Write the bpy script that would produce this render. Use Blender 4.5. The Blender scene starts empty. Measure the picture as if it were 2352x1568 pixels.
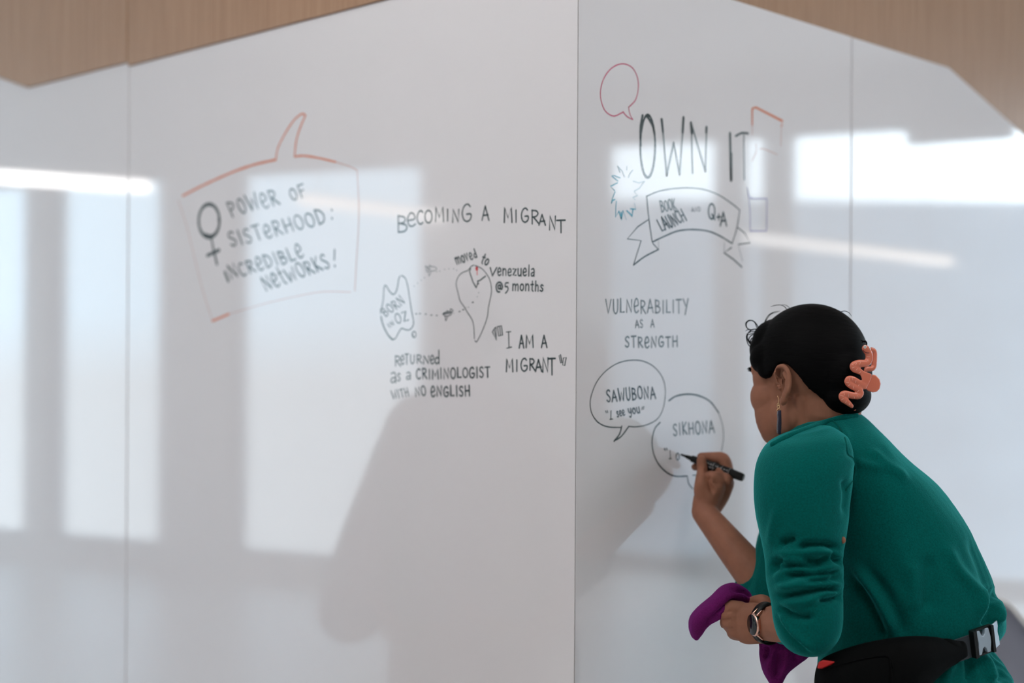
import bpy, bmesh, math, random
import numpy as np
from mathutils import Vector, Matrix
from mathutils.bvhtree import BVHTree
random.seed(7)
S = bpy.context.scene
COL = S.collection

# ------------------------------------------------------------------ camera, world, light, exposure
FPX, CX, CY, ROLL, H = 3200.0, 1176.0, 784.0, 0.0057, 1.45
cam = bpy.data.objects.new('camera', bpy.data.cameras.new('camera'))
COL.objects.link(cam)
cam.data.sensor_width = 36.0
cam.data.lens = FPX / 2352 * 36.0
cam.data.clip_start = 0.05
cam.data.clip_end = 300
_c, _s = math.cos(ROLL), math.sin(ROLL)
cam.matrix_world = Matrix(((_c, -_s, 0, 0), (0, 0, -1, 0), (_s, _c, 0, H), (0, 0, 0, 1)))
cam.data.dof.use_dof = True
cam.data.dof.focus_distance = 2.12
cam.data.dof.aperture_fstop = 1.9
S.camera = cam
S.view_settings.view_transform = 'Standard'
S.view_settings.look = 'None'
S.view_settings.gamma = 1
S.view_settings.use_curve_mapping = False
S.view_settings.exposure = 0.64

SKY_L, SKY_R, GND = (2.55, 3.4, 4.05), (4.9, 5.7, 6.3), (2.3, 2.6, 2.8)
w = bpy.data.worlds.new('sky'); S.world = w; w.use_nodes = True
nt = w.node_tree; nt.nodes.clear()
def wn(t, **k):
    n = nt.nodes.new(t)
    for a, b in k.items(): setattr(n, a, b)
    return n
tc = wn('ShaderNodeTexCoord'); sep = wn('ShaderNodeSeparateXYZ')
nt.links.new(tc.outputs['Generated'], sep.inputs[0])
vr = wn('ShaderNodeVectorRotate'); vr.rotation_type = 'Z_AXIS'; vr.inputs['Angle'].default_value = -math.radians(43.5)
nt.links.new(tc.outputs['Generated'], vr.inputs['Vector']); nt.links.new(vr.outputs[0], sep.inputs[0])
mx = wn('ShaderNodeMapRange'); mx.inputs[1].default_value = -0.5; mx.inputs[2].default_value = 0.5
nt.links.new(sep.outputs['X'], mx.inputs[0])
m1 = wn('ShaderNodeMixRGB'); m1.inputs[1].default_value = (*SKY_L, 1); m1.inputs[2].default_value = (*SKY_R, 1)
nt.links.new(mx.outputs[0], m1.inputs[0])
mz = wn('ShaderNodeMapRange'); mz.inputs[1].default_value = -0.03; mz.inputs[2].default_value = 0.02
nt.links.new(sep.outputs['Z'], mz.inputs[0])
m2 = wn('ShaderNodeMixRGB'); m2.inputs[1].default_value = (*GND, 1)
nt.links.new(mz.outputs[0], m2.inputs[0]); nt.links.new(m1.outputs[0], m2.inputs[2])
bg = wn('ShaderNodeBackground'); nt.links.new(m2.outputs[0], bg.inputs[0])
out = wn('ShaderNodeOutputWorld'); nt.links.new(bg.outputs[0], out.inputs[0])
FILL_L, FILL_R = 13.0, 12.0
S.cycles.max_bounces = 8
S.cycles.diffuse_bounces = 4
S.cycles.glossy_bounces = 4
S.cycles.transparent_max_bounces = 12
S.cycles.caustics_reflective = False
S.cycles.caustics_refractive = False

# ------------------------------------------------------------------ geometry of the place
def ray(x, y):
    dx, dy = x - CX, CY - y
    return Vector(((dx * _c - dy * _s) / FPX, 1.0, (dx * _s + dy * _c) / FPX))
def P(x, y, Y):
    r = ray(x, y)
    return Vector((r.x * Y, Y, H + r.z * Y))
D = 2.27
AL, AR = math.radians(43.5), math.radians(46.5)
CORNER = Vector(((1324 - CX) / FPX * D, D, 0))
NL = Vector((-math.sin(AL), -math.cos(AL), 0)); TL = Vector((-math.cos(AL), math.sin(AL), 0))
NR = Vector((math.sin(AR), -math.cos(AR), 0)); TR = Vector((math.cos(AR), math.sin(AR), 0))
SIDES = {'L': (NL, TL), 'R': (NR, TR)}
def onwall(side, x, y):
    n, t = SIDES[side]
    r = ray(x, y); o = Vector((0, 0, H))
    k = (CORNER - o).dot(n) / r.dot(n)
    p = o + r * k
    return ((p - CORNER).dot(t), p.z)
def wallpt(side, u, z, off=0.0):
    n, t = SIDES[side]
    p = CORNER + t * u + n * off
    return Vector((p.x, p.y, z))
def reflect(p, side):
    n = SIDES[side][0]
    c = CORNER.copy()
    d = Vector((p.x - c.x, p.y - c.y, 0)).dot(n)
    return Vector((p.x - 2 * d * n.x, p.y - 2 * d * n.y, p.z))

# ------------------------------------------------------------------ materials
def mat(name, col, rough=0.5, metal=0.0, spec=0.5, ior=None, emit=None, estr=0, sheen=0, sss=0, coat=0):
    m = bpy.data.materials.new(name); m.use_nodes = True
    b = m.node_tree.nodes['Principled BSDF']
    b.inputs['Base Color'].default_value = (*col, 1)
    b.inputs['Roughness'].default_value = rough
    b.inputs['Metallic'].default_value = metal
    b.inputs['Specular IOR Level'].default_value = spec
    if ior: b.inputs['IOR'].default_value = ior
    if sheen:
        b.inputs['Sheen Weight'].default_value = sheen; b.inputs['Sheen Roughness'].default_value = 0.4
        b.inputs['Sheen Tint'].default_value = (min(1, col[0] * 3 + .05), min(1, col[1] * 5), min(1, col[2] * 5 + .05), 1)
    if coat: b.inputs['Coat Weight'].default_value = coat
    if sss:
        b.inputs['Subsurface Weight'].default_value = sss; b.inputs['Subsurface Radius'].default_value = (.01, .004, .002)
    if emit:
        b.inputs['Emission Color'].default_value = (*emit, 1); b.inputs['Emission Strength'].default_value = estr
    return m
def nodes(m): return m.node_tree.nodes, m.node_tree.links, m.node_tree.nodes['Principled BSDF']
def add_noise_bump(m, scale, strength, dist=0.001, stretch=(1, 1, 1), colvar=0.0):
    n, l, b = nodes(m)
    tcn = n.new('ShaderNodeTexCoord'); mp = n.new('ShaderNodeMapping'); mp.inputs['Scale'].default_value = stretch
    l.new(tcn.outputs['Object'], mp.inputs['Vector'])
    nz = n.new('ShaderNodeTexNoise'); nz.inputs['Scale'].default_value = scale; nz.inputs['Detail'].default_value = 4
    l.new(mp.outputs[0], nz.inputs['Vector'])
    bp = n.new('ShaderNodeBump'); bp.inputs['Strength'].default_value = strength; bp.inputs['Distance'].default_value = dist
    l.new(nz.outputs['Fac'], bp.inputs['Height']); l.new(bp.outputs[0], b.inputs['Normal'])
    if colvar:
        c = b.inputs['Base Color'].default_value
        rp = n.new('ShaderNodeValToRGB')
        rp.color_ramp.elements[0].position = .3; rp.color_ramp.elements[1].position = .7
        rp.color_ramp.elements[0].color = tuple(v * (1 - colvar) for v in c[:3]) + (1,)
        rp.color_ramp.elements[1].color = tuple(min(1, v * (1 + colvar)) for v in c[:3]) + (1,)
        l.new(nz.outputs['Fac'], rp.inputs[0]); l.new(rp.outputs[0], b.inputs['Base Color'])
    return m
M = {}
M['glass'] = mat('white_glass', (.89, .86, .875), .045, spec=.5, ior=1.52)
M['bead'] = mat('seam_bead', (.62, .61, .6), .3)
def wood_mat():
    m = mat('oak_veneer', (.5, .3, .18), .38, spec=.45)
    n, l, b = nodes(m)
    tcn = n.new('ShaderNodeTexCoord'); mp = n.new('ShaderNodeMapping'); mp.inputs['Scale'].default_value = (90, 90, 1.1)
    l.new(tcn.outputs['Object'], mp.inputs['Vector'])
    nz = n.new('ShaderNodeTexNoise'); nz.inputs['Scale'].default_value = 3; nz.inputs['Detail'].default_value = 6; nz.inputs['Roughness'].default_value = .65
    l.new(mp.outputs[0], nz.inputs['Vector'])
    rp = n.new('ShaderNodeValToRGB')
    e = rp.color_ramp.elements; e[0].position = .32; e[1].position = .68
    e[0].color = (.37, .205, .115, 1); e[1].color = (.53, .325, .20, 1)
    l.new(nz.outputs['Fac'], rp.inputs[0]); l.new(rp.outputs[0], b.inputs['Base Color'])
    return m
M['wood'] = wood_mat()
M['paint'] = mat('white_paint', (.84, .82, .81), .6)
M['ceiling'] = mat('ceiling_paint', (.86, .85, .84), .8)
M['floor'] = add_noise_bump(mat('pale_floor', (.70, .67, .64), .35), 6, .05, colvar=.08)
M['frame'] = mat('window_frame_paint', (.42, .42, .43), .4)
M['facade'] = add_noise_bump(mat('facade_render', (.30, .33, .37), .8), 1.2, .1, colvar=.12)
M['lamp_body'] = mat('lamp_aluminium', (.7, .7, .7), .4, .6)
M['sweater'] = add_noise_bump(mat('green_fleece', (.0002, .095, .083), .92, spec=.06, sheen=1.0), 420, .5, .0015, colvar=.18)
M['sweater_seam'] = mat('green_seam', (.001, .10, .085), .95, spec=.1)
M['skin'] = add_noise_bump(mat('skin', (.335, .145, .09), .58, spec=.22, sss=.06), 60, .05, .0008, colvar=.07)
M['hair'] = add_noise_bump(mat('black_hair', (.0016, .0016, .0019), .6, spec=.06), 50, .5, .002, stretch=(1, 1, 5))
M['black_cloth'] = add_noise_bump(mat('black_nylon', (.0018, .002, .0022), .8, spec=.06), 300, .3, .001)
M['webbing'] = add_noise_bump(mat('black_webbing', (.035, .045, .055), .5, spec=.5), 400, .4, .001)
M['buckle'] = mat('grey_buckle', (.36, .45, .53), .25, spec=.6)
M['dark_plastic'] = mat('black_plastic', (.004, .005, .005), .4, spec=.3)
M['nib'] = mat('black_felt', (.012, .014, .014), .8)
M['white_print'] = mat('white_print', (.35, .35, .36), .6)
M['clip'] = mat('coral_plastic', (.74, .20, .12), .25, spec=.5, sss=.05, coat=.3)
M['clip_stripe'] = mat('pale_coral', (.90, .48, .36), .4)
M['white'] = mat('eye_white', (.85, .85, .83), .3)
M['mouth'] = mat('dark_red', (.12, .01, .01), .4)
M['gold'] = mat('gold', (.85, .55, .3), .25, 1.0)
M['rose'] = mat('rose_gold', (.85, .52, .42), .22, 1.0)
M['navy'] = add_noise_bump(mat('navy_beads', (.012, .014, .04), .3), 900, 1, .002)
M['grey_beads'] = add_noise_bump(mat('grey_beads', (.25, .24, .27), .35), 1200, 1, .002, colvar=.5)
M['watch_glass'] = mat('watch_glass', (.008, .009, .011), .06)
M['cloth'] = add_noise_bump(mat('purple_microfibre', (.15, .010, .115), .95, spec=.15, sheen=.3), 500, .6, .002, colvar=.2)
M['red'] = mat('red_plastic', (.55, .012, .012), .4)
M['shell'] = mat('grey_shell', (.42, .42, .47), .45)
M['shell_rim'] = mat('pale_rim', (.72, .72, .72), .4)
M['beige'] = mat('beige_tape', (.45, .30, .15), .7)
M['trousers'] = mat('dark_trousers', (.02, .022, .03), .85)
M['shoe'] = mat('black_shoe', (.015, .015, .015), .5)
M['pink'] = mat('pink_jersey', (.42, .27, .27), .9)
M['steel'] = mat('steel_leg', (.6, .6, .6), .3, 1.0)
def pane_mat():
    m = bpy.data.materials.new('window_pane'); m.use_nodes = True
    n, l = m.node_tree.nodes, m.node_tree.links
    n.clear()
    t = n.new('ShaderNodeBsdfTransparent'); t.inputs[0].default_value = (.97, .98, .98, 1)
    g = n.new('ShaderNodeBsdfGlossy'); g.inputs['Roughness'].default_value = .02
    fr = n.new('ShaderNodeFresnel'); fr.inputs[0].default_value = 1.3
    mixn = n.new('ShaderNodeMixShader'); o = n.new('ShaderNodeOutputMaterial')
    l.new(fr.outputs[0], mixn.inputs[0]); l.new(t.outputs[0], mixn.inputs[1]); l.new(g.outputs[0], mixn.inputs[2]); l.new(mixn.outputs[0], o.inputs[0])
    return m
M['pane'] = pane_mat()
def ink(name, col): return mat('ink_' + name, col, .08, spec=.5, ior=1.45)
M['ink'] = ink('black', (.088, .113, .12))
M['ink_mid'] = ink('worn_black', (.20, .235, .245))
M['ink_faint'] = ink('faint_black', (.38, .39, .41))
M['orange'] = ink('orange', (.80, .27, .15))
M['orange_faint'] = ink('faint_orange', (.78, .58, .55))
M['pink_ink'] = ink('pink', (.68, .17, .27))
M['red_ink'] = ink('red', (.85, .03, .05))
M['cyan'] = ink('cyan', (.10, .42, .55))
M['cyan_faint'] = ink('faint_cyan', (.42, .56, .62))
M['violet_ink'] = ink('violet', (.50, .47, .66))

# ------------------------------------------------------------------ object helpers
def link(o, parent=None):
    COL.objects.link(o)
    if parent is not None:
        o.parent = parent
        o.matrix_parent_inverse = Matrix.Translation(parent.location).inverted() if parent.parent is None else parent.matrix_parent_inverse @ Matrix.Identity(4)
    return o
def obj(name, bm, m, parent=None, smooth=False, label=None, bevel=0):
    me = bpy.data.meshes.new(name)
    if isinstance(bm, bmesh.types.BMesh):
        bmesh.ops.recalc_face_normals(bm, faces=bm.faces[:])
        bm.to_mesh(me); bm.free()
    else:
        me = bm
    me.materials.clear(); me.materials.append(m)
    if smooth:
        for p in me.polygons: p.use_smooth = True
    o = bpy.data.objects.new(name, me)
    COL.objects.link(o)
    if parent is not None: set_parent(o, parent)
    if label: o['label'] = label
    if bevel:
        b = o.modifiers.new('bevel', 'BEVEL'); b.width = bevel; b.segments = 2; b.limit_method = 'ANGLE'
    return o
def set_parent(o, parent):
    o.parent = parent
    w_ = Vector((0, 0, 0)); q = parent
    while q is not None:
        w_ += q.location; q = q.parent
    o.location = -w_            # mesh data is in world coordinates
def thing(name, label, cat, loc, group=None):
    o = bpy.data.objects.new(name, None); COL.objects.link(o)
    o.location = loc; o.empty_display_size = .05
    o['label'] = label; o['category'] = cat
    if group: o['group'] = group
    return o
def tag(o, label, cat, group=None):
    o['label'] = label; o['category'] = cat
    if group: o['group'] = group
    return o
def struct(name, bm, m, parent=None, **k):
    o = obj(name, bm, m, parent, **k)
    if parent is None: o['kind'] = 'structure'
    return o
def loft(bm, rings, cap=True):
    vs = [[bm.verts.new(p) for p in r] for r in rings]
    n = len(vs[0])
    for a, b in zip(vs, vs[1:]):
        for i in range(n):
            bm.faces.new((a[i], a[(i + 1) % n], b[(i + 1) % n], b[i]))
    if cap:
        bm.faces.new(list(reversed(vs[0]))); bm.faces.new(vs[-1])
def catmull(pts, k=6):
    pts = [Vector(p) for p in pts]
    if len(pts) < 3: return pts
    q = [pts[0] * 2 - pts[1]] + pts + [pts[-1] * 2 - pts[-2]]
    out_ = []
    for i in range(1, len(q) - 2):
        a, b, c, d = q[i - 1], q[i], q[i + 1], q[i + 2]
        for j in range(k):
            t = j / k
            out_.append(.5 * ((2 * b) + (c - a) * t + (2 * a - 5 * b + 4 * c - d) * t * t + (3 * b - a - 3 * c + d) * t ** 3))
    out_.append(pts[-1])
    return out_
def tube(bm, pts, radii, seg=12, smooth=4, flat=None, rnd=True):
    """tapering tube with rounded ends; flat=(axis, ratio) squashes it along a world axis"""
    pts = [Vector(p) for p in pts]
    if not hasattr(radii, '__len__'): radii = [radii] * len(pts)
    if smooth and len(pts) > 2:
        rr = [Vector((r, 0, 0)) for r in radii]
        pts = catmull(pts, smooth); radii = [v.x for v in catmull(rr, smooth)]
    if rnd:
        d0 = (pts[0] - pts[1]).normalized(); d1 = (pts[-1] - pts[-2]).normalized()
        r0, r1 = radii[0], radii[-1]
        pre = [(pts[0] + d0 * r0 * math.sin(a), r0 * max(.04, math.cos(a))) for a in (1.5, 1.1, .6)]
        post = [(pts[-1] + d1 * r1 * math.sin(a), r1 * max(.04, math.cos(a))) for a in (.6, 1.1, 1.5)]
        pts = [p for p, _ in pre] + pts + [p for p, _ in post]
        radii = [r for _, r in pre] + list(radii) + [r for _, r in post]
    t0 = (pts[1] - pts[0]).normalized()
    u = t0.orthogonal().normalized()
    rings = []
    for i, p in enumerate(pts):
        t = (pts[min(i + 1, len(pts) - 1)] - pts[max(i - 1, 0)])
        t = t.normalized() if t.length > 1e-9 else t0
        u = (u - t * u.dot(t)); u = u.normalized() if u.length > 1e-6 else t.orthogonal().normalized()
        v = t.cross(u)
        ring = []
        for k in range(seg):
            a = 2 * math.pi * k / seg
            o_ = (u * math.cos(a) + v * math.sin(a)) * radii[i]
            if flat: o_ = o_ - flat[0] * (o_.dot(flat[0]) * (1 - flat[1]))
            ring.append(p + o_)
        rings.append(ring)
    loft(bm, rings)
def ellipsoid(bm, c, ax, seg=24, rings=14):
    """ax: three world vectors (radii included)"""
    c = Vector(c); rr = []
    for i in range(1, rings):
        th = math.pi * i / rings
        rr.append([c + ax[2] * math.cos(th) + (ax[0] * math.cos(2 * math.pi * k / seg) + ax[1] * math.sin(2 * math.pi * k / seg)) * math.sin(th) for k in range(seg)])
    n0 = len(bm.verts)
    vs = [[bm.verts.new(p) for p in r] for r in rr]
    top = bm.verts.new(c + ax[2]); bot = bm.verts.new(c - ax[2])
    for a, b in zip(vs, vs[1:]):
        for k in range(seg): bm.faces.new((a[k], a[(k + 1) % seg], b[(k + 1) % seg], b[k]))
    for k in range(seg):
        bm.faces.new((top, vs[0][(k + 1) % seg], vs[0][k])); bm.faces.new((bot, vs[-1][k], vs[-1][(k + 1) % seg]))
def ball(bm, c, r, seg=16): ellipsoid(bm, c, (Vector((r, 0, 0)), Vector((0, r, 0)), Vector((0, 0, r))), seg, seg * 2 // 3)
def box(bm, c, ax):
    """ax: three half-extent vectors"""
    c = Vector(c)
    v = [bm.verts.new(c + ax[0] * i + ax[1] * j + ax[2] * k) for i in (-1, 1) for j in (-1, 1) for k in (-1, 1)]
    for f in ((0, 1, 3, 2), (4, 6, 7, 5), (0, 4, 5, 1), (2, 3, 7, 6), (0, 2, 6, 4), (1, 5, 7, 3)): bm.faces.new([v[i] for i in f])
def prism(bm, front, back):
    f = [bm.verts.new(p) for p in front]; b = [bm.verts.new(p) for p in back]
    bm.faces.new(f); bm.faces.new(list(reversed(b)))
    n = len(f)
    for i in range(n): bm.faces.new((f[i], b[i], b[(i + 1) % n], f[(i + 1) % n]))
def remesh(bm, voxel, smooth=5, fac=.5):
    bmesh.ops.recalc_face_normals(bm, faces=bm.faces[:])
    me = bpy.data.meshes.new('tmp'); bm.to_mesh(me); bm.free()
    o = bpy.data.objects.new('tmp', me); COL.objects.link(o)
    r = o.modifiers.new('r', 'REMESH'); r.mode = 'VOXEL'; r.voxel_size = voxel; r.use_smooth_shade = True
    if smooth:
        s_ = o.modifiers.new('s', 'SMOOTH'); s_.iterations = smooth; s_.factor = fac
    dg = bpy.context.evaluated_depsgraph_get(); dg.update()
    res = bpy.data.meshes.new_from_object(o.evaluated_get(dg))
    bpy.data.objects.remove(o); bpy.data.meshes.remove(me)
    for p in res.polygons: p.use_smooth = True
    return res
def cyl(bm, a, b, r, seg=20): tube(bm, [a, b], r, seg, 0, None, False)

# ------------------------------------------------------------------ the setting: room shell
ZC = 3.05
def VH(x, V0, dv):
    k = (x - CX) / FPX
    A = np.array([[k, -dv[0]], [1, -dv[1]]]); Y, t = np.linalg.solve(A, np.array(V0))
    return Vector((k * Y, Y, 0))
DV = (-.91, .415)
def lwin(x): return reflect(VH(x, ((600 - CX) / FPX * 8.5, 8.5), DV), 'L')
def rwin(x): return reflect(VH(x, ((1722 - CX) / FPX * 8.6, 8.6), DV), 'R')
def wall_open(name, p0, p1, ops, outn, thick=.2, m=None):
    """wall from p0 to p1 with openings (s0, s1, z0, z1)"""
    bm = bmesh.new()
    d = (p1 - p0); Ln = d.length; d.normalize()
    def bx(s0, s1, z0, z1):
        if s1 - s0 < 1e-4 or z1 - z0 < 1e-4: return
        c = p0 + d * ((s0 + s1) / 2) + outn * (thick / 2); c.z = (z0 + z1) / 2
        box(bm, c, (d * ((s1 - s0) / 2), outn * (thick / 2), Vector((0, 0, (z1 - z0) / 2))))
    s = 0
    for s0, s1, z0, z1 in sorted(ops):
        bx(s, s0, 0, ZC); bx(s0, s1, 0, z0); bx(s0, s1, z1, ZC); s = s1
    bx(s, Ln, 0, ZC)
    return struct(name, bm, m or M['paint'])
WIN = [0]
def window(p0, d, outn, s0, s1, z0, z1, bars=()):
    WIN[0] += 1
    nm = 'window_%d' % WIN[0]
    bm = bmesh.new(); t = .035
    def bx(a0, a1, b0, b1):
        c = p0 + d * ((a0 + a1) / 2) + outn * .1; c.z = (b0 + b1) / 2
        box(bm, c, (d * ((a1 - a0) / 2), outn * .04, Vector((0, 0, (b1 - b0) / 2))))
    bx(s0, s1, z0, z0 + t); bx(s0, s1, z1 - t, z1); bx(s0, s0 + t, z0 + t, z1 - t); bx(s1 - t, s1, z0 + t, z1 - t)
    for b in bars: bx(b - .03, b + .03, z0 + t, z1 - t)
    fr = struct(nm, bm, M['frame'])
    bm = bmesh.new()
    c = p0 + d * ((s0 + s1) / 2) + outn * .1; c.z = (z0 + z1) / 2
    box(bm, c, (d * ((s1 - s0) / 2 - t), outn * .004, Vector((0, 0, (z1 - z0) / 2 - t))))
    pn = obj('window_pane', bm, M['pane'], fr)
    l = bpy.data.lights.new('daylight_portal', 'AREA'); l.shape = 'RECTANGLE'; l.size = s1 - s0 - 2 * t; l.size_y = z1 - z0 - 2 * t
    l.cycles.is_portal = True
    lo = bpy.data.objects.new('daylight_portal', l); COL.objects.link(lo)
    c = p0 + d * ((s0 + s1) / 2) + outn * .16; c.z = (z0 + z1) / 2
    zax = outn; xax = d; yax = zax.cross(xax)
    lo.matrix_world = Matrix(((xax.x, yax.x, zax.x, c.x), (xax.y, yax.y, zax.y, c.y), (xax.z, yax.z, zax.z, c.z), (0, 0, 0, 1)))
A0 = lwin(-1500); A0 = A0; A1 = lwin(965)
dl = (A1 - A0).normalized()
LW0 = A0 - dl * .3
k = (-3.5 - LW0.y) / dl.y; LW1 = LW0 + dl * k
outL = Vector((dl.y, -dl.x, 0)); outL = outL if outL.x < 0 else -outL
ZT_L, ZB_L = H + (784 - 386) / FPX * 8.5, H - (1285 - 784) / FPX * 8.5
def sL(x): return (lwin(x) - LW0).dot(dl)
opsL = [(sL(a), sL(b), ZB_L, ZT_L) for a, b in ((-1350, -1080), (-980, -640), (-560, -180), (-130, 55), (108, 365), (528, 965))]  # outermost windows, never mirrored in view, are added for more daylight
LT = (LW1 - LW0).length
opsL2 = []
wall_open('wall_left', LW0, LW1, opsL + opsL2, outL)
for o_ in opsL + opsL2: window(LW0, dl, outL, *o_)
B0 = rwin(1340); B1 = rwin(2900)
dr = (B1 - B0).normalized()
RW0 = B0 - dr * ((B0.y + 3.5) / dr.y); RW1 = B1 + dr * .35
outR = Vector((dr.y, -dr.x, 0)); outR = outR if outR.x > 0 else -outR
ZT_R, ZB_R = H + (784 - 297) / FPX * 8.6, .06
def sR(x): return (rwin(x) - RW0).dot(dr)
opsR = [(sR(a), sR(b), ZB_R, ZT_R) for a, b in ((1378, 1645), (1690, 1756), (1800, 2560))]
s13 = sR(1300)
opsR2 = [(s13 - 1.1, s13 - .2, ZB_R, ZT_R)]  # extra window added out of view to light her back and the boards
wall_open('wall_right', RW0, RW1, opsR + opsR2, outR)
for i, o_ in enumerate(opsR + opsR2):
    window(RW0, dr, outR, *o_, bars=[o_[0] + (o_[1] - o_[0]) * q for q in (.33, .66)] if i == 9 else ())
bm = bmesh.new(); c = (LW1 + RW0) / 2; c.y = -3.6; c.z = ZC / 2
box(bm, c, (Vector(((RW0.x - LW1.x) / 2 + .2, 0, 0)), Vector((0, .1, 0)), Vector((0, 0, ZC / 2)))); struct('wall_back', bm, M['paint'])
# the column the boards hang on: two faces meeting at the corner
BT = .012
LU, RU = 14.6, 6.75
for nm, sd, U in (('wall_front', 'L', LU), ('wall_side', 'R', RU)):
    bm = bmesh.new()
    i = .018
    BW = -BT - .003
    prism(bm, [wallpt(sd, i, 0, BW), wallpt(sd, U, 0, BW), wallpt(sd, U, ZC, BW), wallpt(sd, i, ZC, BW)],
          [wallpt(sd, .22 + i, 0, -.2), wallpt(sd, U, 0, -.2), wallpt(sd, U, ZC, -.2), wallpt(sd, .22 + i, ZC, -.2)])
    struct(nm, bm, M['paint'])
poly = [LW0, LW1 + Vector((-.1, 0, 0)), Vector((LW1.x - .1, -3.7, 0)), Vector((RW0.x + .2, -3.7, 0)), RW0 + Vector((.15, 0, 0)), RW1 + outR * .05, wallpt('R', RU, 0, -.2), wallpt('R', .2, 0, -.2), wallpt('L', .2, 0, -.2), wallpt('L', LU, 0, -.2)]
poly = [Vector((p.x, p.y, 0)) for p in poly]
bm = bmesh.new(); prism(bm, poly, [p - Vector((0, 0, .15)) for p in poly]); struct('floor', bm, M['floor'])
bm = bmesh.new(); prism(bm, [p + Vector((0, 0, ZC)) for p in poly], [p + Vector((0, 0, ZC + .15)) for p in poly]); struct('ceiling', bm, M['ceiling'])
# hanging ceiling box seen mirrored at the right
bm = bmesh.new()
def rv(x, y, Zv): return reflect(P(x, y, Zv), 'R')
fr_ = [rv(2068, 250, 7.3), rv(2086, 334, 7.3), rv(2328, 318, 7.0), rv(2345, 240, 7.0)]
prism(bm, fr_, [rv(2068, 250, 6.6), rv(2086, 334, 6.6), rv(2328, 318, 6.4), rv(2345, 240, 6.4)])
struct('trim_1', bm, M['paint'])
# facade across the street on the right
bm = bmesh.new()
q0, q1 = rv(1200, 452, 30), rv(3600, 452, 30)
dd = (q1 - q0).normalized(); dd.z = 0; on = Vector((dd.y, -dd.x, 0)); on = on if on.x > 0 else -on
zt = H + (784 - 456) / FPX * 30
cc = (q0 + q1) / 2 + on * 2; cc.z = zt / 2 - 2
box(bm, cc, (dd * 22, on * 2, Vector((0, 0, zt / 2 + 2))))
fac = tag(obj('street_building', bm, M['facade']), 'pale grey building across the street, faintly mirrored behind the Own It heading', 'building')
# linear pendant lamps
def lamp(side, pa, pb, strength, label, hz=None):
    a, b = reflect(P(*pa), side), reflect(P(*pb), side)
    m_ = mat('lamp_diffuser', (.8, .8, .8), .5, emit=(1, .97, .94), estr=strength)
    d = (b - a); L_ = d.length; d.normalize(); sd = d.cross(Vector((0, 0, 1))).normalized(); up = sd.cross(d)
    t = thing('linear_pendant_lamp', label, 'ceiling lamp', (a + b) / 2, 'linear lamps')
    bm = bmesh.new(); box(bm, (a + b) / 2, (d * L_ / 2, sd * .03, up * .026)); obj('diffuser', bm, m_, t)
    bm = bmesh.new(); box(bm, (a + b) / 2 + up * .030, (d * L_ / 2, sd * .02, up * .004)); obj('housing', bm, M['lamp_body'], t)
    for q in (.12, .88):
        p = a + (b - a) * q + up * .034
        bm = bmesh.new(); cyl(bm, p, Vector((p.x, p.y, ZC)), .003, 8); obj('suspension_wire', bm, M['steel'], t)
lamp('L', (-330, 384, 6.1), (338, 429, 7.0), 9.5, 'linear pendant lamp mirrored as the brightest streak across the blank board')
lamp('L', (690, 457, 7.3), (1010, 497, 8.0), 4.0, 'linear pendant lamp mirrored over the handwritten Power of Sisterhood')
lamp('R', (1715, 545, 7.2), (2180, 601, 7.9), 2.6, 'linear pendant lamp mirrored as a pale streak below the Own It heading')

# ceiling lamps added unseen above the frame to brighten the boards and woman
def fill_lamp(c, d, L_, strength, label):
    d = d.normalized(); sd = d.cross(Vector((0, 0, 1)))
    m_ = mat('lamp_diffuser', (.8, .8, .8), .5, emit=(1, .97, .955), estr=strength)
    t = thing('ceiling_fill_lamp', label, 'ceiling lamp', c)
    bm = bmesh.new(); box(bm, c - Vector((0, 0, .012)), (d * L_ / 2, sd * .06, Vector((0, 0, .012)))); obj('diffuser', bm, m_, t)
    bm = bmesh.new(); box(bm, c + Vector((0, 0, .025)), (d * (L_ / 2 + .02), sd * .07, Vector((0, 0, .025)))); obj('housing', bm, M['lamp_body'], t)
fill_lamp(Vector((-1.25, 1.0, 3.0)), NL, 2.6, FILL_L, 'added unseen fill lamp on the ceiling above the Power of Sisterhood notes')
fill_lamp(Vector((1.35, .95, 3.0)), NL, 2.6, FILL_R, 'added unseen fill lamp on the ceiling above and behind the woman')

# ------------------------------------------------------------------ glass boards and oak panels
LPB, CORN, RB = 293, 1324, 1953
ZB = .12
def uL(x): return onwall('L', x, CY)[0]
def uR(x): return onwall('R', x, CY)[0]
def panel(name, side, pts, m, front=0.0, back=-BT, bevel=.0015, label=None, cat=None):
    bm = bmesh.new()
    prism(bm, [wallpt(side, u, z, front) for u, z in pts], [wallpt(side, u + (front - back if u < .02 else 0), z, back) for u, z in pts])
    o = obj(name, bm, m, None, bevel=bevel)
    return tag(o, label, cat)
g = .0018
def wl(x, y): return onwall('L', x, y)
def wr(x, y): return onwall('R', x, y)
u_l = uL(LPB); zl = lambda x, y: wl(x, y)[1]
LCT = 152 - (1324 - 297) * .2585
far_l = panel('glass_board', 'L', [(u_l + g, ZB), (u_l + g, wl(LPB, 144)[1]), wl(65, 202), wl(-420, 27), (wl(-420, 27)[0], ZB)], M['glass'],
              label='blank white glass board under the oak panel with the pointed corner', cat='glass board')
mid_l = panel('glass_board', 'L', [(.0005, ZB), (.0005, wl(CORN, LCT)[1]), (u_l - g, wl(LPB, 153)[1]), (u_l - g, ZB)], M['glass'],
              label='white glass board with the Power of Sisterhood and Becoming a Migrant notes', cat='glass board')
u_r = uR(RB)
near_r = panel('glass_board', 'R', [(.0005, ZB), (.0005, wr(CORN, -114)[1]), (u_r - g, wr(RB, 83)[1]), (u_r - g, ZB)], M['glass'],
               label='white glass board headed Own It, where the woman is writing', cat='glass board')
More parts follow.
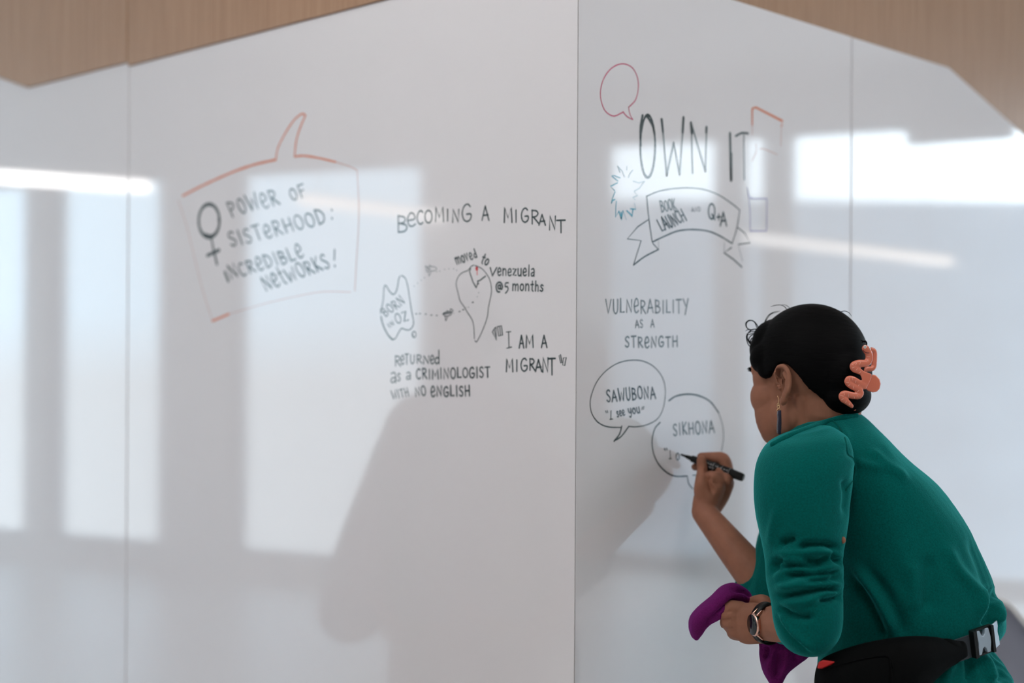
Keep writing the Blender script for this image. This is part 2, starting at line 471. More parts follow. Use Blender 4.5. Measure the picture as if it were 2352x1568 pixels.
far_r = panel('glass_board', 'R', [(u_r + g, ZB), (u_r + g, wr(RB, 83.6)[1]), wr(2180, 155), wr(2600, 533), (wr(2600, 533)[0], ZB)], M['glass'],
              label='blank white glass board behind the back of the woman', cat='glass board')
bm = bmesh.new(); cyl(bm, wallpt('L', .0155, 0, -.0155), wallpt('L', .0155, ZC, -.0155), .0038, 12); struct('trim_2', bm, M['bead'])  # bead added behind the corner gap to block light leaking through
WF = .005
zt_ = ZC - .003
panel('oak_panel', 'L', [(u_l + g, zt_), (u_l + g, wl(LPB, 143)[1]), wl(65, 201), wl(-420, 26), (wl(-420, 26)[0], zt_)], M['wood'], WF, -BT, .0008,
      'oak wall panel with a pointed lower corner above the blank board', 'wall panel')
panel('oak_panel', 'L', [(-.003, zt_), (-.003, wl(CORN, LCT - 1)[1]), (u_l - g, wl(LPB, 152)[1]), (u_l - g, zt_)], M['wood'], WF, -BT, .0008,
      'oak wall panel with one straight sloping edge above the Becoming a Migrant notes', 'wall panel')
kz = wr(2600, 533)
panel('oak_panel', 'R', [(.0015, zt_), (.0015, wr(CORN, -114.4)[1]), wr(RB, 82.8), wr(2180.3, 154.5), wr(2600.5, 532.5), (kz[0] + .02, .1), (RU - .3, .1), (RU - .3, zt_)], M['wood'], -.003, -BT, .0008,
      'oak wall panel sloping down above the Own It heading and the woman', 'wall panel')

# ------------------------------------------------------------------ marker strokes
def ribbon(bm, side, pts, width, off=.0004, closed=False, taper=False, jit=.12):
    """pts in photo pixels -> flat ink ribbon lying on the glass"""
    uv = [Vector(onwall(side, x, y)) for x, y in pts]
    # width in px -> metres at the spot
    n, t = SIDES[side]
    c = wallpt(side, uv[0].x, uv[0].y)
    wv = width * c.y / FPX / 2
    q = [uv[0]]
    for p in uv[1:]:
        if (p - q[-1]).length > 1e-4: q.append(p)
    if len(q) == 1: q.append(q[0] + Vector((1e-3, 0)))
    N = len(q)
    L_, R_ = [], []
    for i in range(N):
        d = (q[min(i + 1, N - 1)] - q[max(i - 1, 0)])
        if d.length < 1e-7: d = Vector((1, 0))
        d.normalize()
        if 0 < i < N - 1:
            a = (q[i] - q[i - 1]).normalized(); b = (q[i + 1] - q[i]).normalized()
            k_ = min(1.5, 1 / max(.5, math.sqrt(max(.05, (1 + a.dot(b)) / 2))))
        else: k_ = 1
        ww = wv * k_ * (1 + random.uniform(-jit, jit))
        if taper: ww *= 1 - .55 * i / (N - 1)
        nn = Vector((-d.y, d.x)) * ww
        L_.append(q[i] + nn); R_.append(q[i] - nn)
    V = lambda p: bm.verts.new(wallpt(side, p.x, p.y, off))
    lv, rv_ = [V(p) for p in L_], [V(p) for p in R_]
    for i in range(N - 1): bm.faces.new((lv[i], rv_[i], rv_[i + 1], lv[i + 1]))
    for idx, sg in ((0, -1), (N - 1, 1)):
        d = (q[min(idx + 1, N - 1)] - q[max(idx - 1, 0)]).normalized() * sg
        nn = (L_[idx] - R_[idx]) / 2
        arc = [V(q[idx] + nn * math.cos(a) + d * nn.length * math.sin(a)) for a in (.6, 1.1, 1.57, 2.04, 2.54)]
        bm.faces.new([lv[idx]] + arc + [rv_[idx]])
def E(cx, cy, rx, ry, a0=0, a1=360, n=12): return [(cx + rx * math.cos(math.radians(a0 + (a1 - a0) * i / n)), cy + ry * math.sin(math.radians(a0 + (a1 - a0) * i / n))) for i in range(n + 1)]
G = {  # unit glyphs, y down, (width, strokes)
 'A': (.8, [[(0, 1), (.45, 0)], [(.45, 0), (.95, 1)], [(.15, .66), (.85, .62)]]),
 'B': (.7, [[(.1, 0), (.12, 1)], [(.1, .02), (.6, .08), (.75, .25), (.55, .43), (.15, .47)], [(.15, .47), (.75, .55), (.9, .75), (.65, .95), (.12, 1)]]),
 'C': (.65, [[(.9, .12), (.6, 0), (.25, .15), (.06, .5), (.2, .85), (.55, 1), (.92, .88)]]),
 'D': (.75, [[(.1, 0), (.12, 1)], [(.08, .02), (.55, .1), (.9, .45), (.7, .85), (.12, 1)]]),
 'E': (.6, [[(.1, 0), (.1, 1)], [(.1, 0), (.9, 0)], [(.1, .5), (.75, .48)], [(.1, 1), (.95, .98)]]),
 'F': (.6, [[(.12, 0), (.15, 1)], [(.1, .02), (.95, 0)], [(.12, .5), (.75, .45)]]),
 'G': (.75, [[(.85, .14), (.6, 0), (.25, .12), (.05, .5), (.2, .88), (.55, 1), (.88, .85), (.92, .58), (.5, .58)]]),
 'H': (.75, [[(.1, 0), (.12, 1)], [(.88, 0), (.9, 1)], [(.1, .52), (.9, .48)]]),
 'I': (.3, [[(.5, 0), (.5, 1)]]),
 'K': (.7, [[(.12, 0), (.14, 1)], [(.85, .02), (.16, .55), (.92, 1)]]),
 'L': (.6, [[(.15, 0), (.15, .98), (.92, .96)]]),
 'M': (.95, [[(.08, 1), (.14, 0), (.5, .7), (.86, 0), (.94, 1)]]),
 'N': (.8, [[(.08, 1), (.12, 0), (.85, .98), (.9, 0)]]),
 'O': (.75, [E(.5, .5, .45, .5, -80, 290, 14)]),
 'P': (.65, [[(.12, 0), (.16, 1)], [(.1, .03), (.6, .06), (.85, .25), (.6, .48), (.15, .53)]]),
 'Q': (.8, [E(.5, .5, .44, .5, -80, 290, 14), [(.55, .7), (.95, 1.05)]]),
 'R': (.7, [[(.12, 0), (.14, 1)], [(.1, .03), (.6, .05), (.82, .24), (.6, .45), (.15, .52)], [(.3, .52), (.95, 1)]]),
 'S': (.6, [[(.88, .12), (.6, 0), (.2, .1), (.15, .32), (.5, .48), (.85, .68), (.75, .92), (.4, 1), (.05, .88)]]),
 'T': (.7, [[(.02, .02), (.98, 0)], [(.5, 0), (.52, 1)]]),
 'U': (.7, [[(.1, 0), (.12, .7), (.35, 1), (.65, .97), (.86, .7), (.88, 0)]]),
 'V': (.75, [[(.02, 0), (.45, 1), (.95, 0)]]),
 'W': (1.0, [[(.03, 0), (.25, 1), (.5, .3), (.73, 1), (.97, 0)]]),
 'Y': (.7, [[(.05, 0), (.5, .5)], [(.95, 0), (.4, 1.15)]]),
 'Z': (.65, [[(.05, .04), (.92, 0), (.08, .97), (.98, .95)]]),
 'a': (.6, [[(.15, .1), (.6, 0), (.85, .25), (.85, 1)], [(.85, .5), (.3, .55), (.08, .8), (.35, 1), (.85, .75)]]),
 'd': (.65, [[(.8, .5), (.4, .42), (.1, .7), (.35, 1), (.8, .85)], [(.82, -.25), (.85, 1)]]),
 'e': (.65, [[(.1, .58), (.85, .45), (.75, .1), (.4, .02), (.08, .45), (.25, .92), (.6, 1), (.92, .85)]]),
 'h': (.6, [[(.12, -.45), (.14, 1)], [(.14, .45), (.5, .1), (.82, .3), (.86, 1)]]),
 'l': (.3, [[(.5, -.5), (.5, 1)]]),
 'm': (1.0, [[(.06, .05), (.08, 1)], [(.08, .35), (.3, .05), (.48, .25), (.5, 1)], [(.5, .35), (.75, .05), (.92, .3), (.94, 1)]]),
 'n': (.65, [[(.1, .05), (.12, 1)], [(.12, .4), (.5, .05), (.85, .3), (.88, 1)]]),
 'o': (.65, [E(.5, .52, .42, .48, -80, 290, 12)]),
 's': (.55, [[(.85, .12), (.45, 0), (.2, .22), (.5, .48), (.85, .72), (.55, 1), (.08, .9)]]),
 't': (.5, [[(.5, -.4), (.5, .85), (.85, 1)], [(.05, .1), (.95, .05)]]),
 'u': (.65, [[(.1, .02), (.15, .8), (.5, 1), (.85, .75)], [(.87, 0), (.9, 1)]]),
 'v': (.6, [[(.05, 0), (.45, 1), (.92, 0)]]),
 'y': (.65, [[(.1, 0), (.2, .55), (.5, .7), (.85, .5)], [(.9, 0), (.85, 1), (.5, 1.45), (.15, 1.3)]]),
 'z': (.6, [[(.05, .05), (.9, .02), (.08, .97), (.95, .95)]]),
 '@': (1.0, [E(.5, .5, .16, .22, 0, 330, 8), [(.66, .3), (.68, .68), (.85, .72), (.92, .4), (.7, .02), (.3, .02), (.06, .45), (.25, 1.0), (.6, 1.05)]]),
 '5': (.6, [[(.85, 0), (.25, .05), (.2, .45), (.65, .45), (.85, .75), (.55, 1.05), (.3, 1.2)]]),
 '!': (.3, [[(.6, 0), (.5, .7)], [(.45, .95), (.44, 1)]]),
 ':': (.35, [[(.5, .2), (.5, .25)], [(.5, .8), (.5, .85)]]),
 '+': (.5, [[(.5, .35), (.5, .95)], [(.1, .65), (.9, .62)]]),
}
class Ink:
    def __init__(s, side, crop, scale, off=.0004): s.side, s.c, s.k, s.bms, s.off = side, crop, scale, {}, off
    def bm(s, m):
        if m not in s.bms: s.bms[m] = bmesh.new()
        return s.bms[m]
    def px(s, p): return (s.c[0] + p[0] * s.k, s.c[1] + p[1] * s.k)
    def line(s, pts, w_, m='ink', curve=True, taper=False, jit=.12):
        pts = [s.px(p) for p in pts]
        if curve and len(pts) > 2: pts = [(v.x, v.y) for v in catmull([Vector((a, b, 0)) for a, b in pts], 5)]
        ribbon(s.bm(m), s.side, pts, w_ * s.k, s.off, taper=taper, jit=jit)
    def letter(s, ch, box_, w_, m='ink', slant=0.0):
        x0, y0, x1, y1 = box_
        for st in G[ch][1]:
            s.line([(x0 + (x1 - x0) * x + slant * (1 - y) * (y1 - y0), y0 + (y1 - y0) * y) for x, y in st], w_, m, curve=len(st) > 5 or ch in 'BDPRUCGSaesnhmduy5@')
    def word(s, text, p0, p1, h, w_, m='ink', slant=0.0, gap=.22, caps=1.0):
        p0, p1 = Vector(p0), Vector(p1)
        d = p1 - p0
        tot = sum((G[c][0] if c != ' ' else .5) + gap for c in text) - gap
        b = d / tot                         # per unit of width
        up = Vector((d.y, -d.x)).normalized() * h
        if up.y > 0: up = -up
        x = 0
        for c in text:
            if c == ' ': x += .5 + gap; continue
            wd = G[c][0]
            hh = h
            jy = random.uniform(-.05, .05); js = random.uniform(.93, 1.06)
            for st in G[c][1]:
                pts = []
                for gx, gy in st:
                    q = p0 + b * (x + gx * wd) + up * ((1 - gy) * js + jy) + d.normalized() * (slant * (1 - gy) * h)
                    pts.append((q.x, q.y))
                s.line(pts, w_ * random.uniform(.9, 1.1), m, curve=len(st) > 5 or c in 'BDPRUCGSaesnhmduy5@')
            x += wd + gap
    def done(s, parent, name, label):
        mats = list(s.bms)
        first = None
        # one mesh per drawing: several inks share it through material slots
        big = bmesh.new(); me = bpy.data.meshes.new(name)
        for i, m in enumerate(mats):
            tmp = bpy.data.meshes.new('t'); s.bms[m].to_mesh(tmp); s.bms[m].free()
            n0 = len(big.faces); big.from_mesh(tmp); big.faces.ensure_lookup_table()
            for f in big.faces[n0:]: f.material_index = i
            bpy.data.meshes.remove(tmp)
        big.normal_update()
        nn = SIDES[s.side][0]
        for f in big.faces:
            if f.normal.dot(nn) < 0: f.normal_flip()
        big.to_mesh(me); big.free()
        for m in mats: me.materials.append(M[m])
        o = bpy.data.objects.new(name, me); COL.objects.link(o); set_parent(o, parent); o['label'] = label
        s.bms = {}
        return o

A_ = lambda: Ink('L', (400, 240), .3317)
B_ = lambda: Ink('L', (840, 440), .2296)
C_ = lambda: Ink('L', (840, 700), .2126)
D_ = lambda: Ink('R', (1340, 130), .3189)
E_ = lambda: Ink('R', (1320, 660), .306)
F_ = lambda: Ink('R', (1360, 360), .102)
# --- left board
k = A_()
k.word('PoWeR', (400, 778), (735, 685), 112, 13, slant=-.12); k.word('oF', (815, 664), (925, 632), 85, 12, slant=-.08)
k.word('SISTeRHOOD', (398, 985), (1060, 815), 100, 13, slant=-.1); k.line([(1092, 728), (1094, 733)], 16); k.line([(1093, 785), (1095, 790)], 16)
k.word('NCReDIBLe', (398, 1208), (905, 1055), 95, 13, slant=-.1); k.line([(352, 1160), (376, 1222)], 24)
k.word('NetWORKS', (640, 1293), (1085, 1122), 98, 13, slant=-.12); k.line([(1112, 1005), (1110, 1075)], 12); k.line([(1113, 1115), (1115, 1121)], 14)
k.done(mid_l, 'handwriting', 'black handwritten words Power of Sisterhood: Incredible Networks!')
k = A_()
k.line(E(243, 805, 72, 115, -100, 262, 20), 26); k.line(E(250, 820, 62, 90, -20, 120, 10), 22); k.line([(258, 920), (275, 1010), (298, 1105)], 20); k.line([(230, 1045), (312, 1008)], 26)
k.done(mid_l, 'female_symbol', 'bold black female symbol')
k = A_()
k.line([(60, 632), (200, 560), (400, 470), (560, 415), (705, 382)], 15, 'orange'); k.line([(705, 382), (720, 300), (770, 200), (830, 110), (885, 65), (910, 75)], 12, 'orange')
k.line([(910, 75), (870, 170), (845, 260), (835, 360)], 13, 'orange'); k.line([(835, 360), (900, 355), (1000, 370), (1120, 398)], 13, 'orange')
k.line([(1120, 398), (1220, 430), (1268, 455)], 9, 'orange_faint'); k.line([(1268, 455), (1280, 700), (1275, 900), (1262, 1100), (1252, 1290)], 9, 'orange_faint')
k.line([(1225, 1298), (1040, 1295), (880, 1320), (640, 1375), (380, 1450)], 6, 'orange_faint'); k.line([(380, 1450), (265, 1498)], 15, 'orange')
k.line([(265, 1490), (200, 1290), (140, 1050), (90, 850), (30, 660)], 7, 'orange_faint')
k.done(mid_l, 'speech_bubble_drawing', 'orange outlined speech bubble with a curved spike')
k = B_()
for ch, b in zip('BeCOMINGAMIGRANT', ((315, 240, 425, 405), (412, 212, 505, 345), (512, 190, 580, 325), (590, 188, 668, 312), (692, 155, 785, 300), (800, 178, 838, 292), (865, 178, 940, 306), (962, 125, 1062, 298), (1165, 145, 1237, 286), (1380, 160, 1470, 306), (1488, 185, 1522, 306), (1555, 165, 1632, 305), (1655, 185, 1740, 322), (1735, 228, 1802, 335), (1835, 245, 1905, 382), (1910, 285, 1998, 410))):
    k.letter(ch, b, 17)
k.done(mid_l, 'handwriting', 'black handwritten heading Becoming a Migrant')
k = B_()
k.word('moved', (912, 728), (1120, 656), 72, 15); k.word('to', (1148, 708), (1218, 738), 68, 16)
k.line([(1248, 762), (1268, 840), (1312, 760)], 17, curve=False); k.word('enezuela', (1318, 836), (1690, 845), 72, 15)
k.word('@5', (1300, 992), (1432, 996), 90, 17); k.word('months', (1468, 985), (1778, 998), 68, 15)
k.done(mid_l, 'handwriting', 'black handwritten note moved to Venezuela @5 months')
k = B_()
k.line([(1085, 735), (1060, 745), (1035, 775), (1020, 790), (960, 815), (920, 865), (907, 930), (925, 1010), (945, 1090), (985, 1150), (1020, 1210), (1065, 1280), (1082, 1350), (1088, 1470)], 9)
k.line([(1095, 1490), (1108, 1503), (1125, 1480), (1160, 1410), (1200, 1310), (1222, 1230), (1230, 1150), (1250, 1060), (1260, 980), (1245, 890), (1215, 830), (1170, 775), (1125, 750), (1095, 740)], 9)
k.line([(1050, 770), (1040, 800), (1055, 845), (1075, 905), (1108, 960), (1120, 920), (1130, 925), (1120, 895), (1150, 885), (1160, 875), (1200, 845)], 13, curve=False)
k.done(mid_l, 'map_drawing', 'thin black outline map of South America')
k = B_()
k.line(E(1112, 770, 8, 12, 0, 360, 10), 14, 'red_ink'); k.line([(1115, 785), (1117, 832)], 9, 'red_ink')
k.done(mid_l, 'map_pin_drawing', 'small red map pin')
k = B_()
k.line([(150, 1215), (175, 1090), (185, 960), (205, 940), (235, 990), (270, 1025), (300, 1010), (320, 950), (330, 880), (345, 845)], 14, 'ink_mid')
k.line([(362, 840), (400, 870), (425, 960), (440, 1060), (460, 1190), (480, 1300), (470, 1350), (440, 1380), (400, 1380), (360, 1368), (330, 1410), (300, 1465), (270, 1480)], 13, 'ink_mid')
k.line([(270, 1480), (230, 1440), (190, 1370), (165, 1300), (155, 1250)], 20, 'ink_mid'); k.line(E(485, 1428, 20, 30, 0, 340, 10), 12, 'ink_mid'); k.line([(470, 1420), (480, 1445)], 10, 'ink_mid')
k.done(mid_l, 'map_drawing', 'grey outline map of Australia with Tasmania')
k = B_()
k.word('BORN', (205, 1255), (400, 1108), 92, 12, 'ink_mid', slant=-.05); k.word('IN', (238, 1362), (292, 1325), 42, 10, 'ink_mid'); k.word('OZ', (310, 1322), (432, 1285), 95, 13, 'ink_mid')
k.done(mid_l, 'handwriting', 'grey handwritten words Born in Oz')
k = B_()
for x, y in ((485, 945), (520, 915), (555, 885), (588, 862), (632, 842), (710, 800), (741, 795), (790, 777), (832, 771), (880, 772), (910, 786), (1130, 1010), (1116, 1050), (1028, 1155), (1005, 1160), (880, 1217)): k.line([(x, y), (x + 3, y)], 8, 'ink_mid', False)
for x, y in ((508, 1222), (543, 1220), (602, 1225), (658, 1235), (712, 1238), (940, 1199), (976, 1181), (1072, 1108)): k.line([(x - 7, y), (x + 8, y - 1)], 9, 'ink', False)
k.line([(605, 800), (640, 795), (690, 790), (712, 770), (690, 752), (645, 750), (605, 765)], 6, 'ink_mid'); k.line([(600, 765), (598, 742), (620, 755), (640, 775)], 6, 'ink_mid'); k.line([(635, 745), (640, 735), (660, 752)], 6, 'ink_mid'); k.line([(625, 800), (640, 835), (655, 800)], 6, 'ink_mid'); k.line([(600, 782), (650, 775)], 6, 'ink_mid')
k.line([(770, 1225), (790, 1208), (840, 1198), (862, 1205), (850, 1232), (805, 1245), (770, 1225)], 8); k.line([(775, 1222), (850, 1212)], 12); k.line([(795, 1245), (803, 1290), (822, 1245)], 8); k.line([(845, 1200), (852, 1172), (875, 1190), (860, 1208)], 8); k.line([(810, 1203), (815, 1190), (830, 1200)], 7)
k.done(mid_l, 'flight_path_drawing', 'two little aeroplanes on dotted flight paths')
k = C_()
k.line([(1400, 245), (1370, 290), (1412, 382), (1408, 240)], 12, curve=False); k.line([(1388, 260), (1408, 350)], 10); k.line([(1425, 235), (1468, 225), (1480, 325), (1438, 335), (1425, 235)], 11, curve=False); k.line([(1450, 240), (1458, 325)], 12)
k.line([(1520, 293), (1570, 288)], 10); k.line([(1545, 290), (1550, 465)], 14); k.line([(1525, 468), (1578, 455)], 11)
for ch, b in zip('AMAMIGRANT', ((1660, 330, 1712, 465), (1728, 325, 1816, 460), (1900, 330, 1962, 460), (1515, 583, 1596, 720), (1622, 595, 1646, 715), (1675, 578, 1750, 715), (1768, 580, 1832, 705), (1836, 592, 1906, 718), (1910, 572, 1978, 725), (1975, 578, 2050, 755))): k.letter(ch, b, 19)
k.line([(2090, 550), (2105, 535), (2122, 625), (2108, 628), (2090, 550)], 9, curve=False); k.line([(2135, 575), (2168, 565), (2152, 655), (2130, 650), (2135, 575)], 9, curve=False)
k.done(mid_l, 'handwriting', 'black handwritten quotation I am a migrant')
k = C_()
for ch, b, m_ in zip('ReTURNe', ((315, 550, 382, 660), (378, 545, 420, 640), (424, 530, 466, 640), (482, 540, 532, 632), (550, 540, 612, 630), (622, 550, 690, 635), (697, 545, 742, 635)), ['ink_mid'] * 5 + ['ink'] * 2): k.letter(ch, b, 15, m_)
k.letter('d', (745, 520, 802, 635), 17); k.letter('a', (268, 730, 335, 840), 15, 'ink_mid'); k.letter('s', (340, 740, 380, 820), 14, 'ink_mid'); k.letter('a', (437, 728, 492, 805), 14, 'ink_mid')
k.word('CRIMINOLOGIST', (548, 800), (1345, 780), 108, 18, gap=.2); k.word('WITH', (292, 1018), (470, 978), 90, 14, 'ink_mid'); k.word('NO', (540, 988), (655, 975), 98, 16); k.word('eNGLISH', (705, 988), (1128, 978), 108, 20)
k.done(mid_l, 'handwriting', 'black handwritten note Returned as a criminologist with no English')
# --- right board
k = D_()
k.line([(325, 365), (375, 310), (395, 220), (385, 140), (345, 75), (275, 52), (200, 85), (145, 160), (122, 250), (130, 330), (160, 395), (215, 428), (265, 410), (285, 398)], 9, 'pink_ink')
k.line([(285, 398), (315, 432), (355, 453)], 9, 'pink_ink'); k.line([(355, 453), (335, 415), (325, 365)], 7, 'pink_ink')
k.done(near_r, 'speech_bubble_drawing', 'pink outlined speech bubble, empty')
k = D_()
k.line(E(463, 645, 53, 225, -70, 285, 22), 20, 'ink'); k.line([(425, 425), (410, 520), (412, 640)], 22); k.line([(455, 425), (495, 490), (512, 560)], 22)
for a, b in (((565, 455), (600, 855)), ((600, 855), (650, 620)), ((650, 620), (693, 850)), ((693, 850), (722, 440)), ((776, 480), (786, 838)), ((776, 480), (878, 825)), ((878, 825), (886, 510))): k.line([a, b], 17, 'ink_mid')
for a, b in (((563, 455), (572, 540)), ((720, 440), (714, 545)), ((774, 480), (780, 550)), ((886, 510), (884, 545)), ((1055, 555), (1062, 890)), ((1063, 700), (1064, 885))): k.line([a, b], 26)
k.line([(1095, 572), (1140, 550), (1185, 553)], 16); k.line([(1155, 560), (1158, 885)], 14, 'ink_mid')
k.done(near_r, 'handwriting', 'tall black handwritten heading Own It')
k = D_()
k.line([(1215, 495), (1215, 375), (1240, 365), (1435, 465), (1425, 500)], 14, 'orange', False); k.line([(1425, 500), (1420, 640)], 10, 'orange_faint'); k.line([(1215, 495), (1215, 560)], 8, 'orange_faint'); k.line([(1395, 705), (1300, 665), (1270, 665)], 8, 'orange_faint'); k.line([(1215, 750), (1245, 680), (1240, 630)], 8, 'orange_faint')
k.done(near_r, 'speech_bubble_drawing', 'half wiped orange square speech bubble')
k = F_()
for pts, w_, m_ in (([(575, 210), (625, 350)], 30, 'cyan_faint'), ([(575, 210), (680, 330), (730, 450)], 22, 'cyan_faint'), ([(780, 210), (775, 300)], 20, 'cyan_faint'), ([(915, 300), (850, 380), (815, 470)], 22, 'cyan_faint'), ([(630, 475), (500, 425), (440, 430), (580, 545)], 26, 'cyan'), ([(570, 585), (415, 665), (505, 760)], 32, 'cyan'), ([(515, 790), (460, 920), (430, 1045)], 28, 'cyan'), ([(430, 1045), (460, 980), (510, 960)], 34, 'cyan'), ([(545, 1000), (530, 1150), (525, 1360), (590, 1240)], 28, 'cyan'), ([(600, 1230), (660, 1410), (690, 1220)], 45, 'cyan'), ([(650, 1260), (655, 1380)], 60, 'cyan'), ([(700, 1230), (770, 1420)], 22, 'cyan_faint'), ([(780, 1215), (900, 1330), (915, 1190)], 48, 'cyan'), ([(860, 1170), (975, 1180)], 34, 'cyan'), ([(980, 1180), (950, 1050)], 22, 'cyan_faint'), ([(970, 970), (910, 920), (1020, 870), (945, 785)], 18, 'cyan_faint'), ([(945, 775), (1060, 710), (1180, 550)], 20, 'cyan_faint'), ([(1180, 555), (1050, 585), (920, 550)], 20, 'cyan_faint')):
    k.line(pts, w_ * .8, m_, False)
k.done(near_r, 'burst_drawing', 'spiky blue burst outline')
k = D_()
k.line([(455, 1005), (540, 970), (650, 950), (770, 945), (880, 960), (980, 1000), (1070, 1060), (1125, 1105)], 9); k.line([(1125, 1105), (1105, 1230), (1070, 1345)], 10)
k.line([(1070, 1345), (980, 1290), (890, 1255), (780, 1245), (680, 1255), (590, 1290), (495, 1335)], 11); k.line([(495, 1335), (470, 1160), (455, 1005)], 10)
k.line([(465, 1175), (390, 1225), (315, 1312), (415, 1325), (360, 1500)], 8, curve=False); k.line([(360, 1500), (440, 1440), (540, 1388)], 12); k.line([(540, 1388), (500, 1345)], 7)
k.line([(1110, 1230), (1160, 1270), (1200, 1340), (1115, 1352)], 9, curve=False); k.line([(1065, 1375), (1012, 1412), (1080, 1460), (1140, 1515)], 10, curve=False); k.line([(1015, 1335), (1012, 1412)], 5, 'ink_faint'); k.line([(1115, 1360), (1145, 1470)], 5, 'ink_faint'); k.line([(540, 1330), (540, 1385)], 5, 'ink_faint')
k.done(near_r, 'ribbon_banner_drawing', 'black outlined ribbon banner')
k = D_()
k.word('BOOK', (562, 1120), (672, 1098), 78, 11, 'ink_mid', gap=.12); k.word('LAUNCH', (565, 1258), (745, 1178), 92, 13, 'ink', slant=-.05, gap=.12); k.word('AND', (778, 1118), (845, 1112), 32, 7, 'ink_faint')
k.letter('Q', (897, 1060, 948, 1168), 15); k.letter('+', (955, 1110, 992, 1180), 12); k.letter('A', (985, 1122, 1032, 1216), 15)
k.done(near_r, 'handwriting', 'black handwritten words Book Launch and Q+A in the banner')
k = D_()
k.line([(1178, 943), (1195, 1005), (1218, 1020)], 11, 'violet_ink'); k.line([(1180, 950), (1198, 1100), (1200, 1255)], 10, 'violet_ink'); k.line([(1200, 1022), (1320, 1022), (1318, 1255), (1200, 1255)], 11, 'violet_ink', False)
k.done(near_r, 'speech_bubble_drawing', 'small violet square speech bubble')
k = E_()
k.word('VULNeRABILITY', (232, 192), (852, 190), 100, 12, 'ink_mid', gap=.2); k.word('AS', (455, 300), (512, 298), 56, 9, 'ink_mid'); k.letter('A', (570, 240, 597, 298), 9, 'ink_mid'); k.word('STReNGTH', (378, 450), (772, 446), 80, 13, 'ink_mid', gap=.25)
k.done(near_r, 'handwriting', 'grey handwritten words Vulnerability as a Strength')
k = E_()
k.line([(405, 1042), (460, 1045), (540, 1030), (620, 985), (665, 900), (680, 780), (660, 680), (600, 600), (520, 555), (430, 545), (330, 565), (240, 620), (170, 700), (130, 790), (115, 870), (130, 950), (180, 1015), (250, 1045), (345, 1050)], 8)
k.line([(352, 1040), (335, 1100), (295, 1152)], 13); k.line([(295, 1152), (350, 1115), (405, 1042)], 11)
k.done(near_r, 'speech_bubble_drawing', 'round black speech bubble holding Sawubona')
k = E_()
k.word('SAWUBONA', (242, 858), (608, 828), 88, 13); k.line([(230, 925), (236, 940)], 8); k.line([(242, 922), (246, 938)], 8); k.line([(272, 925), (270, 990)], 9); k.line([(262, 990), (285, 986)], 7); k.word('see', (318, 970), (378, 958), 40, 10); k.word('you', (405, 955), (490, 940), 42, 12); k.line([(508, 895), (503, 915)], 7); k.line([(518, 893), (514, 913)], 7)
k.done(near_r, 'handwriting', 'black handwritten words Sawubona I see you')
k = E_()
k.line([(705, 850), (760, 815), (850, 800), (940, 815), (1020, 860), (1080, 940)], 13); k.line([(1080, 940), (1110, 1040), (1115, 1140), (1100, 1230)], 7, 'ink_mid')
k.line([(640, 1012), (600, 1060), (580, 1150), (590, 1240), (625, 1320), (680, 1380), (750, 1415), (845, 1415)], 11); k.line([(845, 1415), (855, 1470), (885, 1510)], 9); k.line([(885, 1408), (940, 1408)], 8)
k.done(near_r, 'speech_bubble_drawing', 'round black speech bubble under the marker')
k = E_()
k.word('SIKHONA', (740, 1108), (1050, 1088), 88, 13, 'ink_mid'); k.line([(672, 1208), (678, 1220)], 10); k.line([(688, 1205), (693, 1218)], 10); k.line([(714, 1222), (718, 1284)], 8); k.line([(708, 1285), (726, 1283)], 7); k.line(E(772, 1268, 12, 25, -60, 290, 12), 10)
k.done(near_r, 'handwriting', 'black handwritten words Sikhona and the unfinished line I o')

#@@PEOPLE@@
# ------------------------------------------------------------------ the woman at the board
Z3 = Vector((0, 0, 1)); Y3 = Vector((0, 1, 0))
def ring(A, B, Y, dt, seg=28, YB=None, p=2.0):
    """closed section whose outline from the photographer runs through pixels A and B, dt = half thickness in depth"""
    YB = Y if YB is None else YB
    a, b = P(*A, Y), P(*B, YB)
    c = (a + b) / 2; e = (a - b) / 2
    o_ = []
    for k_ in range(seg):
        t = 2 * math.pi * k_ / seg
        ct, st = math.cos(t), math.sin(t)
        ct = math.copysign(abs(ct) ** (2 / p), ct); st = math.copysign(abs(st) ** (2 / p), st)
        o_.append(c + e * ct + Y3 * (dt * st))
    return o_
def rings(spec, **k_): return [ring(*s_, **k_) for s_ in spec]
def refine(spec, n=3):
    """Catmull-Rom through section specs (A, B, Y, dt)"""
    flat = [Vector((s_[0][0], s_[0][1], s_[2])) for s_ in spec]; flatB = [Vector((s_[1][0], s_[1][1], s_[3])) for s_ in spec]
    a, b = catmull(flat, n), catmull(flatB, n)
    return [((p.x, p.y), (q.x, q.y), p.z, q.z) for p, q in zip(a, b)]

YH = 2.28
EARP = P(1800, 879, 2.222)
FH0 = Vector((-.69, .724, 0)).normalized(); LH = Vector((-.724, -.69, 0)).normalized()
PITCH = math.radians(8)
FHD = FH0 * math.cos(PITCH) - Z3 * math.sin(PITCH)
UHD = Z3 * math.cos(PITCH) + FH0 * math.sin(PITCH)
HC = EARP - LH * .072
def hp(f, l, u): return HC + FHD * f + LH * l + UHD * u
def hax(a, b, c): return (FHD * a, LH * b, UHD * c)

FEET = Vector((.66, 2.16, 0))
woman = thing('person', 'woman in a green sweatshirt bending forward to write on the glass with a black marker', 'person', FEET)

